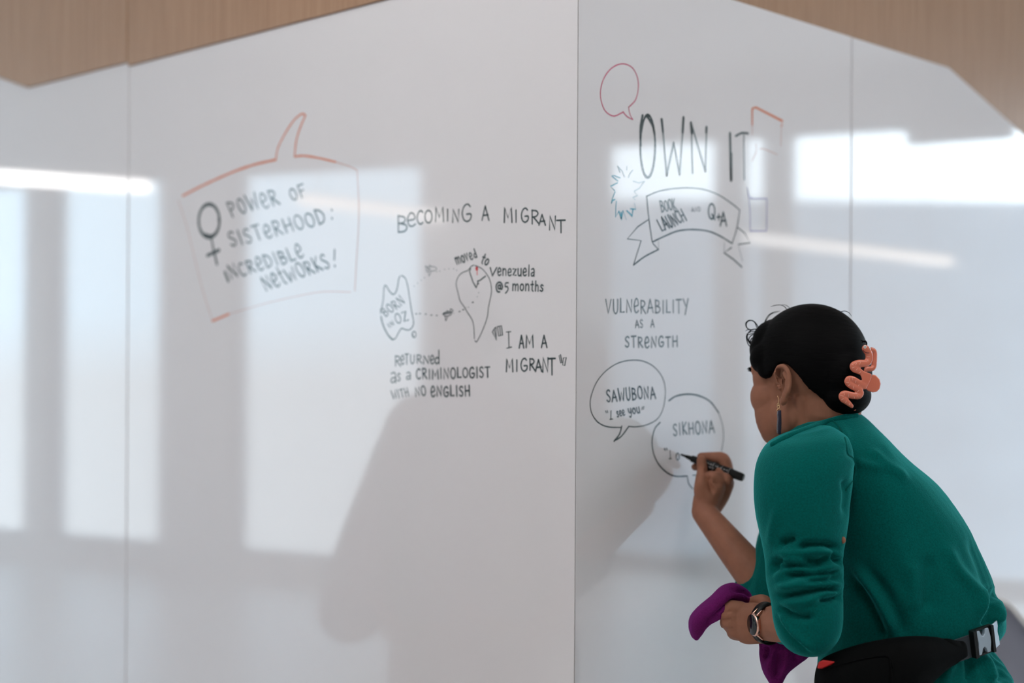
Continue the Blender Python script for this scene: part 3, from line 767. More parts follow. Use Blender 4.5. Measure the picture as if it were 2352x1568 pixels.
def c2(pts): return [(1500 + .3622 * x, 1000 + .3622 * y) for x, y in pts]
def c1(pts): return [(1500 + .3622 * x, 650 + .3622 * y) for x, y in pts]
ca, sa = math.cos(ROLL), math.sin(ROLL)
class Press:
    """ridges and creases pressed into a finished mesh along its normals"""
    def __init__(s, me_):
        s.me = me_; s.n = len(me_.vertices)
        co = np.empty(s.n * 3); me_.vertices.foreach_get('co', co); s.co = co.reshape(-1, 3)
        no = np.empty(s.n * 3); me_.vertex_normals.foreach_get('vector', no); s.no = no.reshape(-1, 3)
        a_, b_ = s.co[:, 0] / s.co[:, 1] * FPX, (s.co[:, 2] - H) / s.co[:, 1] * FPX
        s.px = CX + a_ * ca + b_ * sa; s.py = CY - (-a_ * sa + b_ * ca)
        s.facing = np.clip(-s.no[:, 1] * 2.0, 0, 1); s.disp = np.zeros(s.n)
    def fold(s, pts, amp, sig, mask=None, ends=.15):
        v_ = [Vector((x, y, 0)) for x, y in pts]
        if len(v_) > 2: v_ = catmull(v_, 5)
        d2 = np.full(s.n, 1e9); tt = np.zeros(s.n); tot = max(1, len(v_) - 1)
        for i, (p, q) in enumerate(zip(v_, v_[1:])):
            ex, ey = q.x - p.x, q.y - p.y; L2 = ex * ex + ey * ey + 1e-9
            t = np.clip(((s.px - p.x) * ex + (s.py - p.y) * ey) / L2, 0, 1)
            d = (s.px - p.x - t * ex) ** 2 + (s.py - p.y - t * ey) ** 2
            m_ = d < d2; d2[m_] = d[m_]; tt[m_] = (i + t[m_]) / tot
        w_ = np.minimum(1, np.minimum(tt, 1 - tt) * 5 + ends)
        g_ = amp * np.exp(-d2 / (sig * sig)) * s.facing * w_
        s.disp += g_ if mask is None else g_ * mask
    def apply(s, lo=-.012, hi=.02):
        s.co += s.no * np.clip(s.disp, lo, hi)[:, None]
        s.me.vertices.foreach_set('co', s.co.ravel()); s.me.update()
# ---- body: one continuous skin
bm = bmesh.new()
ellipsoid(bm, hp(-.008, 0, .034), hax(.094, .073, .088))
ellipsoid(bm, hp(.030, 0, -.015), hax(.060, .062, .080))
ellipsoid(bm, hp(.040, 0, -.055), hax(.046, .047, .046))
ellipsoid(bm, hp(.058, 0, -.088), hax(.022, .026, .021))
ellipsoid(bm, hp(.072, 0, .045), hax(.020, .048, .035))
for sg in (-1, 1):
    ellipsoid(bm, hp(.056, sg * .043, -.018), hax(.029, .025, .032))
    ellipsoid(bm, hp(.049, sg * .038, -.044), hax(.034, .0275, .054))
    ellipsoid(bm, hp(.054, sg * .039, .012), hax(.024, .025, .034))
    ellipsoid(bm, hp(.018, sg * .052, -.050), hax(.032, .017, .030))
    ellipsoid(bm, hp(.055, sg * .027, -.073), hax(.028, .026, .026))
    tube(bm, [hp(.082, sg * .012, .030), hp(.079, sg * .034, .033), hp(.066, sg * .052, .026)], [.009, .009, .008], 10)
tube(bm, [hp(.086, 0, .018), hp(.094, 0, -.004), hp(.102, 0, -.024)], [.007, .009, .0110], 12)
for sg in (-1, 1): ball(bm, hp(.092, sg * .011, -.027), .008)
tube(bm, [hp(.076, -.02, -.051), hp(.088, 0, -.049), hp(.076, .02, -.051)], [.004, .007, .004], 10)
tube(bm, [hp(.074, -.016, -.061), hp(.085, 0, -.061), hp(.074, .016, -.061)], [.004, .007, .004], 10)
# ears
for sg in (-1, 1):
    e0 = hp(.002, sg * .071, -.002)
    of = (LH * sg * .88 - FHD * .47).normalized(); fw = (FHD * .93 + LH * sg * .36).normalized() * .70
    def ep(a, b, c=0): return e0 + fw * a + UHD * (b * .87) + of * c
    helix = [ep(.010, .006, .003), ep(.012, .020, .008), ep(.004, .031, .013), ep(-.009, .031, .014), ep(-.017, .020, .015), ep(-.018, .004, .014), ep(-.013, -.012, .014), ep(-.005, -.022, .009)]
    tube(bm, helix, [.0030, .0036, .0038, .0040, .0042, .0042, .0042, .0046], 10)
    tube(bm, [ep(-.004, -.020, .007), ep(.001, -.030, .006), ep(.004, -.034, .004)], [.006, .0062, .005], 10)
    ellipsoid(bm, ep(-.003, .004, .000), (fw * .014, of * .0035, UHD * .026), 16, 10)
    tube(bm, [ep(-.006, .022, .012), ep(-.010, .010, .013), ep(-.010, -.004, .012), ep(-.004, -.014, .009)], [.0028, .0032, .0032, .003], 8)
    ellipsoid(bm, ep(.009, -.004, .004), (fw * .004, of * .005, UHD * .007), 10, 8)
# neck
tube(bm, [hp(-.022, 0, .0), hp(-.030, 0, -.045), P(1880, 985, 2.275), P(1920, 1050, 2.27)], [.052, .053, .056, .072], 20)
tube(bm, [hp(-.012, .050, -.030), hp(-.012, .044, -.07), P(1838, 1010, 2.225)], [.013, .013, .012], 10)
# torso, arms and legs below the clothes
tors = [((1850, 1050), (1990, 1030), 2.265, .12), ((1845, 1130), (2060, 1110), 2.26, .12), ((1880, 1260), (2170, 1240), 2.22, .11), ((1930, 1400), (2240, 1390), 2.18, .10), ((1925, 1490), (2245, 1470), 2.17, .10), ((1925, 1600), (2270, 1600), 2.17, .11), ((1930, 1720), (2270, 1720), 2.17, .11)]
loft(bm, rings(refine(tors, 2)))
LSH, LEL, LWR = P(1850, 1075, 2.11), P(1878, 1432, 2.02), P(1762, 1432, 2.135)
tube(bm, [LSH, (LSH + LEL) / 2, LEL], [.040, .032, .028], 16)
tube(bm, [LEL, LEL.lerp(LWR, .4), LWR], [.028, .030, .0265], 16)
RSH, REL, RWR = P(1900, 1085, 2.40), P(1768, 1364, 2.30), P(1616, 1176, 2.415)
tube(bm, [RSH, (RSH + REL) / 2, REL], [.044, .038, .030], 16)
tube(bm, [REL, REL.lerp(RWR, .30), REL.lerp(RWR, .72), RWR], [.030, .031, .0255, .0212], 18)
hipz = .86
for sx in (-1, 1):
    hp_ = P(2095, 1600, 2.17) + Vector((-.667, -.745, 0)) * sx * -.085
    hp_.z = .84
    kn = Vector((hp_.x - .02, hp_.y + .02, .46)); an = Vector((hp_.x, hp_.y, .075))
    tube(bm, [hp_, kn, an], [.075, .05, .036], 16)
    tube(bm, [an + Vector((.02, -.02, -.035)), an + Vector((-.12, .10, -.05))], [.034, .026], 14)
# right hand: grips the marker
MT = Vector(wallpt('R', *onwall('R', 1562, 1043), .001))
ME = P(1708, 1097, MT.y - .058)
MD = (ME - MT).normalized(); ML = (ME - MT).length
YR = 2.42
def R_(x, y, dy=0.0): return P(x, y, YR + dy)
tube(bm, [RWR, R_(1624, 1146), R_(1636, 1112)], [.0215, .024, .024], 16, flat=(Y3, .75))
def YM(x): return MT.y + (ME.y - MT.y) * (x - 1562) / 146
def M_(x, y, dy): return P(x, y, YM(x) + dy)
tube(bm, [R_(1640, 1166, .004), R_(1656, 1140, .012), R_(1670, 1110, .012)], [.014, .0145, .013], 14)
ellipsoid(bm, R_(1638, 1122, .024), (Vector((.022, 0, .003)), Y3 * .011, Vector((-.004, 0, .030))))
ellipsoid(bm, R_(1657, 1112, .012), (Vector((.011, 0, .002)), Y3 * .014, Vector((-.006, 0, .030))))
tube(bm, [R_(1620, 1152), R_(1611, 1128, -.004), R_(1610, 1104, -.002), M_(1613, 1080, -.018), M_(1611, 1056, -.0155)], [.016, .0135, .0105, .0095, .0085], 14)          # thumb
tube(bm, [R_(1669, 1104, .006), M_(1669, 1078, .010), M_(1661, 1054, .012), M_(1638, 1051, .013), M_(1611, 1049, .012)], [.0120, .0120, .0115, .0105, .0082], 14)  # index
tube(bm, [R_(1668, 1112, .018), M_(1668, 1086, .024), M_(1652, 1068, .026), M_(1624, 1068, .022), M_(1597, 1072, .014)], [.0115, .010, .0098, .0088, .0072], 14)  # middle
tube(bm, [R_(1664, 1122, .030), R_(1666, 1102, .040), R_(1646, 1090, .044), R_(1626, 1090, .040), R_(1618, 1096, .036)], [.011, .0098, .0092, .0085, .007], 14)  # ring
tube(bm, [R_(1652, 1132, .034), R_(1654, 1110, .044), R_(1638, 1098, .046), R_(1622, 1100, .042)], [.0098, .0085, .008, .0068], 14)  # little
# left hand: fist round the cloth, back of the hand to the camera
YLh = 2.165
def L_(x, y, dy=0.0): return P(x, y, YLh + dy)
loft(bm, rings(refine([((1752, 1386), (1752, 1477), 2.145, .022), ((1735, 1383), (1737, 1478), 2.152, .022), ((1712, 1384), (1716, 1479), 2.160, .021), ((1690, 1386), (1700, 1474), 2.168, .019), ((1676, 1390), (1688, 1462), 2.174, .015)], 3)))
for i, (ax_, ay_, bx_, by_, r_) in enumerate(((1688, 1398, 1672, 1396, .0125), (1684, 1416, 1667, 1411, .0128), (1684, 1434, 1668, 1428, .0125), (1694, 1455, 1682, 1449, .0115))):
    tube(bm, [L_(ax_ + 14, ay_, .0), L_(bx_ + 6, by_, .006), L_(bx_ + 5, by_ + 5, .030), L_(bx_ + 26, by_ + 9, .046), L_(bx_ + 44, by_ + 6, .040)], [r_, r_, r_ * .92, r_ * .85, r_ * .7], 14)
tube(bm, [L_(1762, 1398, .004), L_(1754, 1384, .010), L_(1738, 1383, .022), L_(1716, 1390, .034), L_(1700, 1394, .040)], [.015, .013, .0115, .0105, .0085], 14)
me = remesh(bm, .0018, 4, .5)
pr = Press(me)
em = np.clip((2.262 - pr.co[:, 1]) / .01, 0, 1); pr.facing[:] = 1
pr.fold([(1791, 877), (1790, 884)], -.010, 4.2, em, 1); pr.fold([(1787, 851), (1787, 862), (1790, 872)], -.0075, 4.2, em, .8)
pr.fold([(1797, 848), (1803, 860), (1803, 876)], -.0022, 2.6, em, .5); pr.fold([(1797, 862), (1799, 876), (1796, 890)], .0015, 3, em, .5)
pr.fold([(1783, 893), (1779, 884)], .0015, 3, em, .8)
hm = np.clip((pr.co[:, 1] - 2.32) / .01, 0, 1) * np.clip(-pr.no[:, 1] * 3, 0, 1)
pr.fold([(1627, 1094), (1628, 1110), (1636, 1128)], -.0085, 5.5, hm, .6); pr.fold([(1640, 1104), (1650, 1112)], -.004, 6, hm, .6); pr.fold([(1621, 1078), (1622, 1100)], -.004, 3, hm, .6)
lm = np.clip((2.25 - pr.co[:, 1]) / .01, 0, 1) * np.clip((1700 - pr.px) / 6, 0, 1)
for y_ in (1404, 1422, 1442): pr.fold([(1660, y_ + 2), (1676, y_), (1690, y_ - 1)], -.002, 2.6, lm * np.clip((1684 - pr.px) / 6, 0, 1), .6)
pr.fold([(1735, 1389), (1750, 1394), (1760, 1402)], -.003, 3, np.clip((2.25 - pr.co[:, 1]) / .01, 0, 1), .4)
pr.apply(-.012, .01)
body = obj('body', me, M['skin'], woman)


# ---- eyes, brows, lashes
for sg in (-1, 1):
    bm = bmesh.new(); ball(bm, hp(.072, sg * .030, .004), .0105, 16); obj('eye', bm, M['white'], woman, True)
    bm = bmesh.new()
    for i in range(9):
        l_ = sg * (.018 + i * .0045)
        a = hp(.086 - i * .0018, l_, .029 + .004 * math.sin(i / 8 * 3)); tube(bm, [a, a + FHD * .006 + LH * sg * .006 + UHD * .002], [.0012, .0004], 6, 0)
        tube(bm, [a - UHD * .003, a + FHD * .005 + LH * sg * .006 - UHD * .001], [.0012, .0004], 6, 0)
    obj('eyebrow', bm, M['hair'], woman)
    bm = bmesh.new()
    for i in range(8):
        a = hp(.085 - i * .0014, sg * (.022 + i * .003), .003); tube(bm, [a, a + FHD * .006 - UHD * .003, a + FHD * .009 - UHD * .002], [.0006, .0005, .0002], 5, 2)
    obj('eyelashes', bm, M['hair'], woman)

# ---- hair
def hair_in(f, u):
    poly_ = [(.13, .088), (.105, .072), (.092, .055), (.078, .036), (.052, .021), (.034, .012), (.018, .018), (.004, .030), (-.010, .031), (-.022, .022), (-.034, .006), (-.050, -.016), (-.070, -.036), (-.085, -.052), (-.25, -.056), (-.25, .3), (.25, .3), (.25, .088)]
    ins = False; n_ = len(poly_)
    for i in range(n_):
        (x1, y1), (x2, y2) = poly_[i], poly_[(i + 1) % n_]
        if (y1 > u) != (y2 > u) and f < (x2 - x1) * (u - y1) / (y2 - y1) + x1: ins = not ins
    return ins
bm = bmesh.new()
NT, NP = 150, 190
cen = hp(-.006, 0, .033); rad = (.098, .081, .0945)
def hv(i, j):
    th, ph = math.pi * i / NT, 2 * math.pi * j / NP
    x, y, z = math.sin(th) * math.cos(ph), math.sin(th) * math.sin(ph), math.cos(th)
    z2 = z * (1 if z > 0 else 1.15)
    return cen + FHD * (rad[0] * x) + LH * (rad[1] * y) + UHD * (rad[2] * z2)
grid = {}
def gv(i, j):
    j %= NP
    if (i, j) not in grid: grid[(i, j)] = bm.verts.new(hv(i, j))
    return grid[(i, j)]
for i in range(1, NT - 1):
    for j in range(NP):
        c_ = (hv(i, j) + hv(i + 1, j + 1)) / 2 - HC
        if hair_in(c_.dot(FH0), c_.z): bm.faces.new((gv(i, j), gv(i, j + 1), gv(i + 1, j + 1), gv(i + 1, j)))
# crown cap
tp = bm.verts.new(cen + UHD * rad[2])
for j in range(NP): bm.faces.new((tp, gv(1, j + 1), gv(1, j)))
bmesh.ops.recalc_face_normals(bm, faces=bm.faces[:])
geo = bmesh.ops.solidify(bm, geom=bm.faces[:], thickness=.012)
# gathered mass at the back and fringe volume
ellipsoid(bm, hp(-.074, .004, .006), hax(.034, .052, .058))
ellipsoid(bm, hp(-.070, .006, -.030), hax(.036, .046, .032))
ellipsoid(bm, hp(.046, .006, .076), hax(.038, .054, .036))
ellipsoid(bm, hp(.053, .028, .060), hax(.030, .036, .032))
ellipsoid(bm, hp(.040, .054, .045), hax(.032, .020, .028))
ellipsoid(bm, hp(.036, .065, .028), hax(.018, .0085, .018))
tube(bm, [hp(.050, .02, .095), hp(.072, .012, .080), hp(.083, .016, .064), hp(.080, .022, .052)], [.012, .011, .010, .006], 12)
hair_me = remesh(bm, .0028, 6, .5)
hair = obj('hair', hair_me, M['hair'], woman)
bm = bmesh.new()
def strand(pts, Y=2.31, r=.0006, dy=0): tube(bm, [P(x, y, Y + dy * i) for i, (x, y) in enumerate(pts)], [r] * (len(pts) - 1) + [r * .4], 5, 5)
strand([(1742, 752), (1736, 742), (1728, 736), (1719, 737), (1714, 744), (1716, 753), (1724, 757), (1731, 755)], r=.0009)
strand([(1738, 752), (1733, 740), (1722, 735), (1713, 741), (1714, 751), (1720, 756)], r=.0007)
strand([(1745, 755), (1728, 757), (1718, 766), (1717, 778), (1722, 788), (1728, 796)], r=.001)
strand([(1742, 760), (1724, 762), (1715, 770), (1716, 784), (1722, 795), (1730, 800)], r=.0008)
strand([(1738, 765), (1726, 770), (1720, 780), (1727, 790), (1734, 792)], r=.001)
strand([(1745, 772), (1728, 776), (1724, 786), (1730, 797)], r=.001)
strand([(1728, 758), (1718, 757), (1712, 760)], r=.0007); strand([(1732, 764), (1720, 768), (1714, 766)], r=.0007); strand([(1735, 790), (1722, 786), (1716, 776)], r=.0007)
strand([(1755, 742), (1763, 726), (1776, 717), (1792, 714)], r=.0006); strand([(1758, 738), (1770, 722), (1788, 716)], r=.0006)
strand([(1808, 712), (1802, 704), (1792, 700), (1780, 701), (1770, 704)], r=.0006); strand([(1815, 708), (1806, 701), (1796, 699)], r=.0005)
strand([(1930, 716), (1940, 714), (1950, 718), (1956, 726)], 2.2, .0005)
strand([(1978, 782), (1984, 784), (1990, 788)], 2.19, .0009); strand([(1980, 786), (1988, 783), (1991, 790), (1986, 794)], 2.19, .0009)
strand([(1962, 930), (1958, 940), (1950, 946)], 2.19, .0008); strand([(1966, 926), (1962, 938)], 2.19, .0007); strand([(1955, 936), (1946, 944), (1940, 946)], 2.19, .0007)
obj('stray_hairs', bm, M['hair'], woman)

# ---- sweatshirt
bm = bmesh.new()
body_s = [((1815, 968), (1968, 946), 2.262, .070), ((1800, 985), (1990, 962), 2.262, .095), ((1780, 1008), (2012, 985), 2.262, .125), ((1785, 1045), (2042, 1020), 2.26, .150), ((1800, 1095), (2096, 1068), 2.255, .160), ((1830, 1165), (2160, 1130), 2.245, .160), ((1860, 1240), (2212, 1206), 2.225, .152), ((1885, 1330), (2258, 1306), 2.20, .142), ((1888, 1400), (2292, 1385), 2.185, .135), ((1893, 1440), (2298, 1428), 2.18, .132), ((1890, 1478), (2280, 1455), 2.175, .128), ((1886, 1505), (2276, 1482), 2.175, .128), ((1885, 1530), (2298, 1512), 2.175, .134), ((1884, 1570), (2316, 1562), 2.175, .14), ((1884, 1640), (2322, 1640), 2.175, .145), ((1888, 1690), (2318, 1690), 2.175, .143)]
loft(bm, rings(refine(body_s, 3), seg=40, p=2.25))
arm_s = [((1800, 1000), (1905, 975), 2.14, .05), ((1762, 1022), (1942, 1000), 2.115, .075), ((1738, 1066), (1958, 1058), 2.095, .085), ((1731, 1120), (1954, 1125), 2.08, .082), ((1737, 1175), (1946, 1190), 2.07, .074), ((1750, 1235), (1940, 1240), 2.062, .066), ((1757, 1285), (1932, 1280), 2.052, .062), ((1762, 1335), (1934, 1332), 2.045, .061), ((1773, 1385), (1934, 1382), 2.036, .060), ((1776, 1430), (1931, 1430), 2.03, .058), ((1788, 1470), (1922, 1462), 2.028, .054), ((1815, 1495), (1900, 1490), 2.03, .040), ((1850, 1504), (1880, 1502), 2.032, .014)]
loft(bm, rings(refine(arm_s, 4), seg=36))
# sleeve of the bent left forearm
fs = [((1860, 1385), (1880, 1500), 2.03, .052), ((1815, 1388), (1830, 1492), 2.065, .050), ((1786, 1388), (1797, 1480), 2.10, .046), ((1772, 1392), (1778, 1476), 2.118, .041)]
loft(bm, rings(refine(fs, 4), seg=28))
# right sleeve
tube(bm, [RSH, RSH.lerp(REL, .5), REL + Vector((.02, -.01, -.010))], [.078, .064, .060], 18)
rs = [((1757, 1279), (1688, 1346), 2.335, .044), ((1787, 1300), (1704, 1384), 2.322, .050), ((1815, 1320), (1735, 1418), 2.308, .054), ((1838, 1340), (1775, 1435), 2.30, .054)]
loft(bm, rings(refine(rs, 4), seg=24))
sw = remesh(bm, .0036, 7, .5)
# folds and seams of the cloth, pressed into the surface
pr = Press(sw)
arm_mask = np.clip((1950 - pr.px) / 12, 0, 1) * np.clip((2.13 - pr.co[:, 1]) / .03, 0, 1)
am = arm_mask; tm = 1 - arm_mask
for pts in ([(800, 690), (850, 668), (905, 655)], [(915, 715), (1000, 695), (1100, 695), (1190, 722)], [(745, 850), (775, 805), (830, 788)], [(722, 885), (800, 832), (900, 824), (1000, 836), (1060, 822), (1105, 800)], [(815, 880), (950, 882), (1100, 872), (1185, 866)], [(955, 925), (1080, 916), (1195, 903)], [(785, 1022), (900, 1000), (1000, 984), (1100, 972), (1200, 984)], [(960, 792), (1050, 792), (1112, 768)], [(1128, 738), (1160, 785), (1195, 805)], [(785, 1085), (860, 1130), (950, 1150), (1025, 1150)], [(1040, 1045), (1120, 1035), (1200, 1020)]):
    pr.fold(c2(pts), -.0135, 7, am)
for pts in ([(760, 755), (900, 745), (1050, 735), (1170, 765)], [(760, 850), (850, 800), (960, 800)], [(760, 905), (900, 855), (1050, 850), (1190, 838)], [(770, 960), (900, 940), (1050, 900), (1190, 885)], [(790, 985), (950, 955), (1100, 945), (1195, 945)], [(800, 1060), (950, 1060), (1100, 1010), (1190, 1005)]):
    pr.fold(c2(pts), .0085, 9, am)
pr.fold(c2([(765, 1105), (800, 1190), (880, 1290), (1000, 1375)]), -.006, 6, am); pr.fold(c2([(790, 1110), (850, 1210), (950, 1310), (1030, 1370)]), .006, 8, am)
pr.fold(c2([(725, 700), (760, 580), (800, 440)]), .004, 10, am)
seam_pts = c1([(1105, 845), (1150, 880), (1190, 925), (1222, 1000), (1235, 1080), (1268, 1110), (1285, 1180), (1272, 1240), (1225, 1310)])
pr.fold(seam_pts, -.003, 6)
pr.fold(c1([(1215, 1240), (1235, 1330), (1222, 1480)]), -.008, 9)
pr.fold(c1([(1255, 1120), (1340, 1150), (1480, 1180)]), .005, 10, tm); pr.fold(c1([(1130, 860), (1220, 960), (1225, 1060)]), .004, 9)
pr.fold(c1([(1440, 1000), (1520, 1130), (1600, 1230)]), .003, 14, tm)
pr.fold(c2([(1850, 680), (1930, 850), (2060, 1000), (2110, 1200)]), 0.0084, 14, tm); pr.fold(c2([(2000, 640), (2100, 870), (2120, 1000)]), -0.0084, 12, tm)
pr.fold(c2([(2160, 960), (2150, 1080), (2115, 1215)]), -0.0308, 16, tm); pr.fold(c2([(2105, 930), (2112, 1080), (2098, 1200)]), 0.0112, 12, tm); pr.fold(c2([(2195, 1020), (2205, 1120), (2190, 1190)]), 0.0112, 9, tm)
pr.fold(c2([(1270, 820), (1390, 980), (1470, 1130), (1520, 1270)]), 0.0126, 15, tm); pr.fold(c2([(1250, 880), (1360, 1040), (1430, 1180), (1470, 1280)]), -0.0126, 13, tm); pr.fold(c2([(1330, 830), (1470, 990), (1560, 1150), (1600, 1270)]), -0.0098, 13, tm)
pr.fold(c2([(1620, 790), (1660, 960), (1640, 1120)]), 0.0070, 18, tm); pr.fold(c2([(1740, 760), (1760, 950), (1730, 1120)]), -0.0070, 20, tm)
pr.fold(c2([(2150, 1340), (2200, 1420), (2235, 1560)]), -0.0280, 13, tm); pr.fold(c2([(2100, 1380), (2140, 1470), (2160, 1568)]), 0.0084, 12, tm); pr.fold(c2([(1900, 1420), (1860, 1500), (1840, 1568)]), 0.0084, 14, tm); pr.fold(c2([(2000, 1380), (2010, 1480), (2000, 1568)]), -0.0084, 12, tm)
pr.fold(c1([(1370, 1050), (1500, 1170), (1620, 1260)]), 0.0056, 10, tm)
# soft unevenness everywhere
fr3 = np.sin(pr.co[:, 0] * 41 + 2 * np.sin(pr.co[:, 2] * 17)) * np.sin(pr.co[:, 2] * 33 + pr.co[:, 1] * 29) * .0016
pr.disp += fr3
pr.apply(-.013)
sweater = obj('sweatshirt', sw, M['sweater'], woman)
bvh_s = BVHTree.FromObject(sweater, bpy.context.evaluated_depsgraph_get()) if False else None
def mesh_bvh(me_): return BVHTree.FromPolygons([v.co for v in me_.vertices], [p.vertices for p in me_.polygons])
bs = mesh_bvh(sw); bh = mesh_bvh(hair_me); bb = mesh_bvh(me)
def surf(bv, x, y, lift, default=None):
    r = ray(x, y).normalized()
    h_ = bv.ray_cast(Vector((0, 0, H)), r)
    if h_[0] is None: return default
    return h_[0] - r * lift
sp = [surf(bs, v.x, v.y, .0010) for v in catmull([Vector((x, y, 0)) for x, y in seam_pts], 4)]
bm = bmesh.new(); run = []
for p in sp + [None]:
    if p is None or (run and abs(p.y - run[-1].y) > .012):
        if len(run) > 3: tube(bm, run, .0013, 6, 0)
        run = []
    if p is not None: run.append(p)
obj('raglan_seam', bm, M['sweater_seam'], sweater)
# neckband
nb = [(1772, 1012), (1790, 1002), (1815, 990), (1850, 976), (1890, 962), (1930, 951), (1962, 946)]
np_ = [surf(bs, x + 4, y + 9, .001) for x, y in nb]
np_ = [p for p in np_ if p]
bm = bmesh.new()
if len(np_) > 2: tube(bm, np_, .0052, 10, 4)
obj('neckband', bm, M['sweater'], sweater, True)
bp_ = surf(bs, 1937, 1240, .003, P(1937, 1240, 2.1))
bm = bmesh.new(); ellipsoid(bm, bp_, (Vector((.0035, 0, 0)), Y3 * .003, Z3 * .005)); obj('button', bm, M['skin'], sweater, True)
# trousers and shoes below the frame
bm = bmesh.new()
for sx in (-1, 1):
    q_ = P(2095, 1600, 2.17) + Vector((-.667, -.745, 0)) * sx * -.085; q_.z = .86
    tube(bm, [q_, Vector((q_.x - .02, q_.y + .02, .46)), Vector((q_.x, q_.y, .09))], [.105, .078, .062], 18)
q_ = P(2095, 1600, 2.17); q_.z = .9; ellipsoid(bm, q_, (Vector((.15, 0, 0)), Y3 * .12, Z3 * .09)); obj('trousers', remesh(bm, .008, 4), M['trousers'], woman)
for sx in (-1, 1):
    q_ = P(2095, 1600, 2.17) + Vector((-.667, -.745, 0)) * sx * -.085; q_.z = .0
    bm = bmesh.new()
    tube(bm, [q_ + Vector((.04, -.04, .045)), q_ + Vector((-.04, .04, .042)), q_ + Vector((-.14, .12, .034))], [.045, .045, .034], 16)
    obj('shoe', bm, M['shoe'], woman, True)

# ------------------------------------------------------------------ marker in her right hand
t = thing('marker_pen', 'thick black marker held in the raised hand with its tip on the glass', 'marker', (MT + ME) / 2)
def lathe(bm, o_, d, prof, seg=22):
    u = d.orthogonal().normalized(); v = d.cross(u)
    loft(bm, [[o_ + d * x + (u * math.cos(2 * math.pi * k_ / seg) + v * math.sin(2 * math.pi * k_ / seg)) * r for k_ in range(seg)] for x, r in prof])
bm = bmesh.new(); lathe(bm, MT, MD, [(0, .0009), (.003, .0019), (.012, .0024)]); obj('nib', bm, M['nib'], t, True)
bm = bmesh.new(); lathe(bm, MT, MD, [(.011, .0030), (.022, .0044), (.0225, .0060), (.034, .0066), (.0345, .0072), (.050, .0080), (ML - .022, .0082), (ML - .0215, .0078), (ML - .003, .0072), (ML, .0060)]); b_o = obj('barrel', bm, M['dark_plastic'], t, True, bevel=.0004)
bm = bmesh.new()
for q in (.066, .082, .096): lathe(bm, MT, MD, [(q, .00835), (q + .0006, .00835)])
u_ = (Vector((0, -1, 0)) - MD * MD.dot(Vector((0, -1, 0)))).normalized(); v_ = MD.cross(u_)
for i in range(14):
    q = .053 + i * .0031; hh = random.uniform(.001, .003)
    for sgn in (-.3, .35):
        c_ = MT + MD * q + (u_ * math.cos(sgn) + v_ * math.sin(sgn)) * .00835
        if random.random() < .6: box(bm, c_, (MD * .0008, v_ * hh * .5, u_ * .0002))
obj('printed_label', bm, M['white_print'], b_o)

# ------------------------------------------------------------------ purple cloth in her left hand
bm = bmesh.new()
def crop5(pts): return [(1560 + .1837 * x, 1280 + .1837 * y) for x, y in pts]
up_s = []
for A, B, Y, dt in ((( 150, 990), (225, 1040), 2.215, .012), ((118, 880), (290, 950), 2.21, .022), ((135, 745), (345, 870), 2.205, .027), ((240, 620), (420, 800), 2.20, .030), ((400, 490), (510, 740), 2.195, .034), ((540, 360), (580, 690), 2.195, .036), ((690, 318), (640, 640), 2.20, .034), ((820, 375), (720, 610), 2.205, .028), ((900, 450), (800, 620), 2.205, .02), ((925, 530), (860, 640), 2.20, .014)):
    up_s.append((crop5([A])[0], crop5([B])[0], Y, dt))
loft(bm, rings(refine(up_s, 5), seg=32))
lo_s = []
for A, B, Y, dt in (((760, 900), (1130, 900), 2.20, .018), ((960, 1020), (1300, 1040), 2.20, .022), ((1000, 1110), (1560, 1110), 2.20, .026), ((1000, 1210), (1640, 1205), 2.20, .028), ((1020, 1340), (1480, 1335), 2.20, .026), ((1055, 1450), (1360, 1430), 2.20, .024), ((1125, 1568), (1285, 1568), 2.20, .018), ((1170, 1640), (1240, 1640), 2.20, .010)):
    lo_s.append((crop5([A])[0], crop5([B])[0], Y, dt))
loft(bm, rings(refine(lo_s, 5), seg=40))
cm = remesh(bm, .0024, 4)
pr = Press(cm)
pr.fold(crop5([(620, 350), (720, 400), (850, 430), (920, 500)]), -.006, 6); pr.fold(crop5([(480, 690), (560, 620), (650, 560), (760, 520)]), -.010, 8); pr.fold(crop5([(330, 870), (420, 760), (520, 650)]), -.007, 6); pr.fold(crop5([(150, 960), (230, 760), (420, 560), (600, 430)]), .004, 12)
pr.fold(crop5([(560, 740), (450, 800), (340, 880)]), .004, 5)
pr.fold(crop5([(1210, 1080), (1180, 1200), (1140, 1300), (1120, 1480)]), .008, 9); pr.fold(crop5([(1230, 1150), (1220, 1350), (1200, 1540)]), -.010, 9); pr.fold(crop5([(1080, 1110), (1100, 1180), (1060, 1260)]), -.008, 8); pr.fold(crop5([(1350, 1120), (1330, 1280), (1280, 1450)]), .006, 9); pr.fold(crop5([(1500, 1150), (1450, 1300)]), -.006, 9)
pr.apply(-.012)
tag(obj('cleaning_cloth', cm, M['cloth']), 'purple microfibre cloth bunched in the lowered hand', 'cloth')

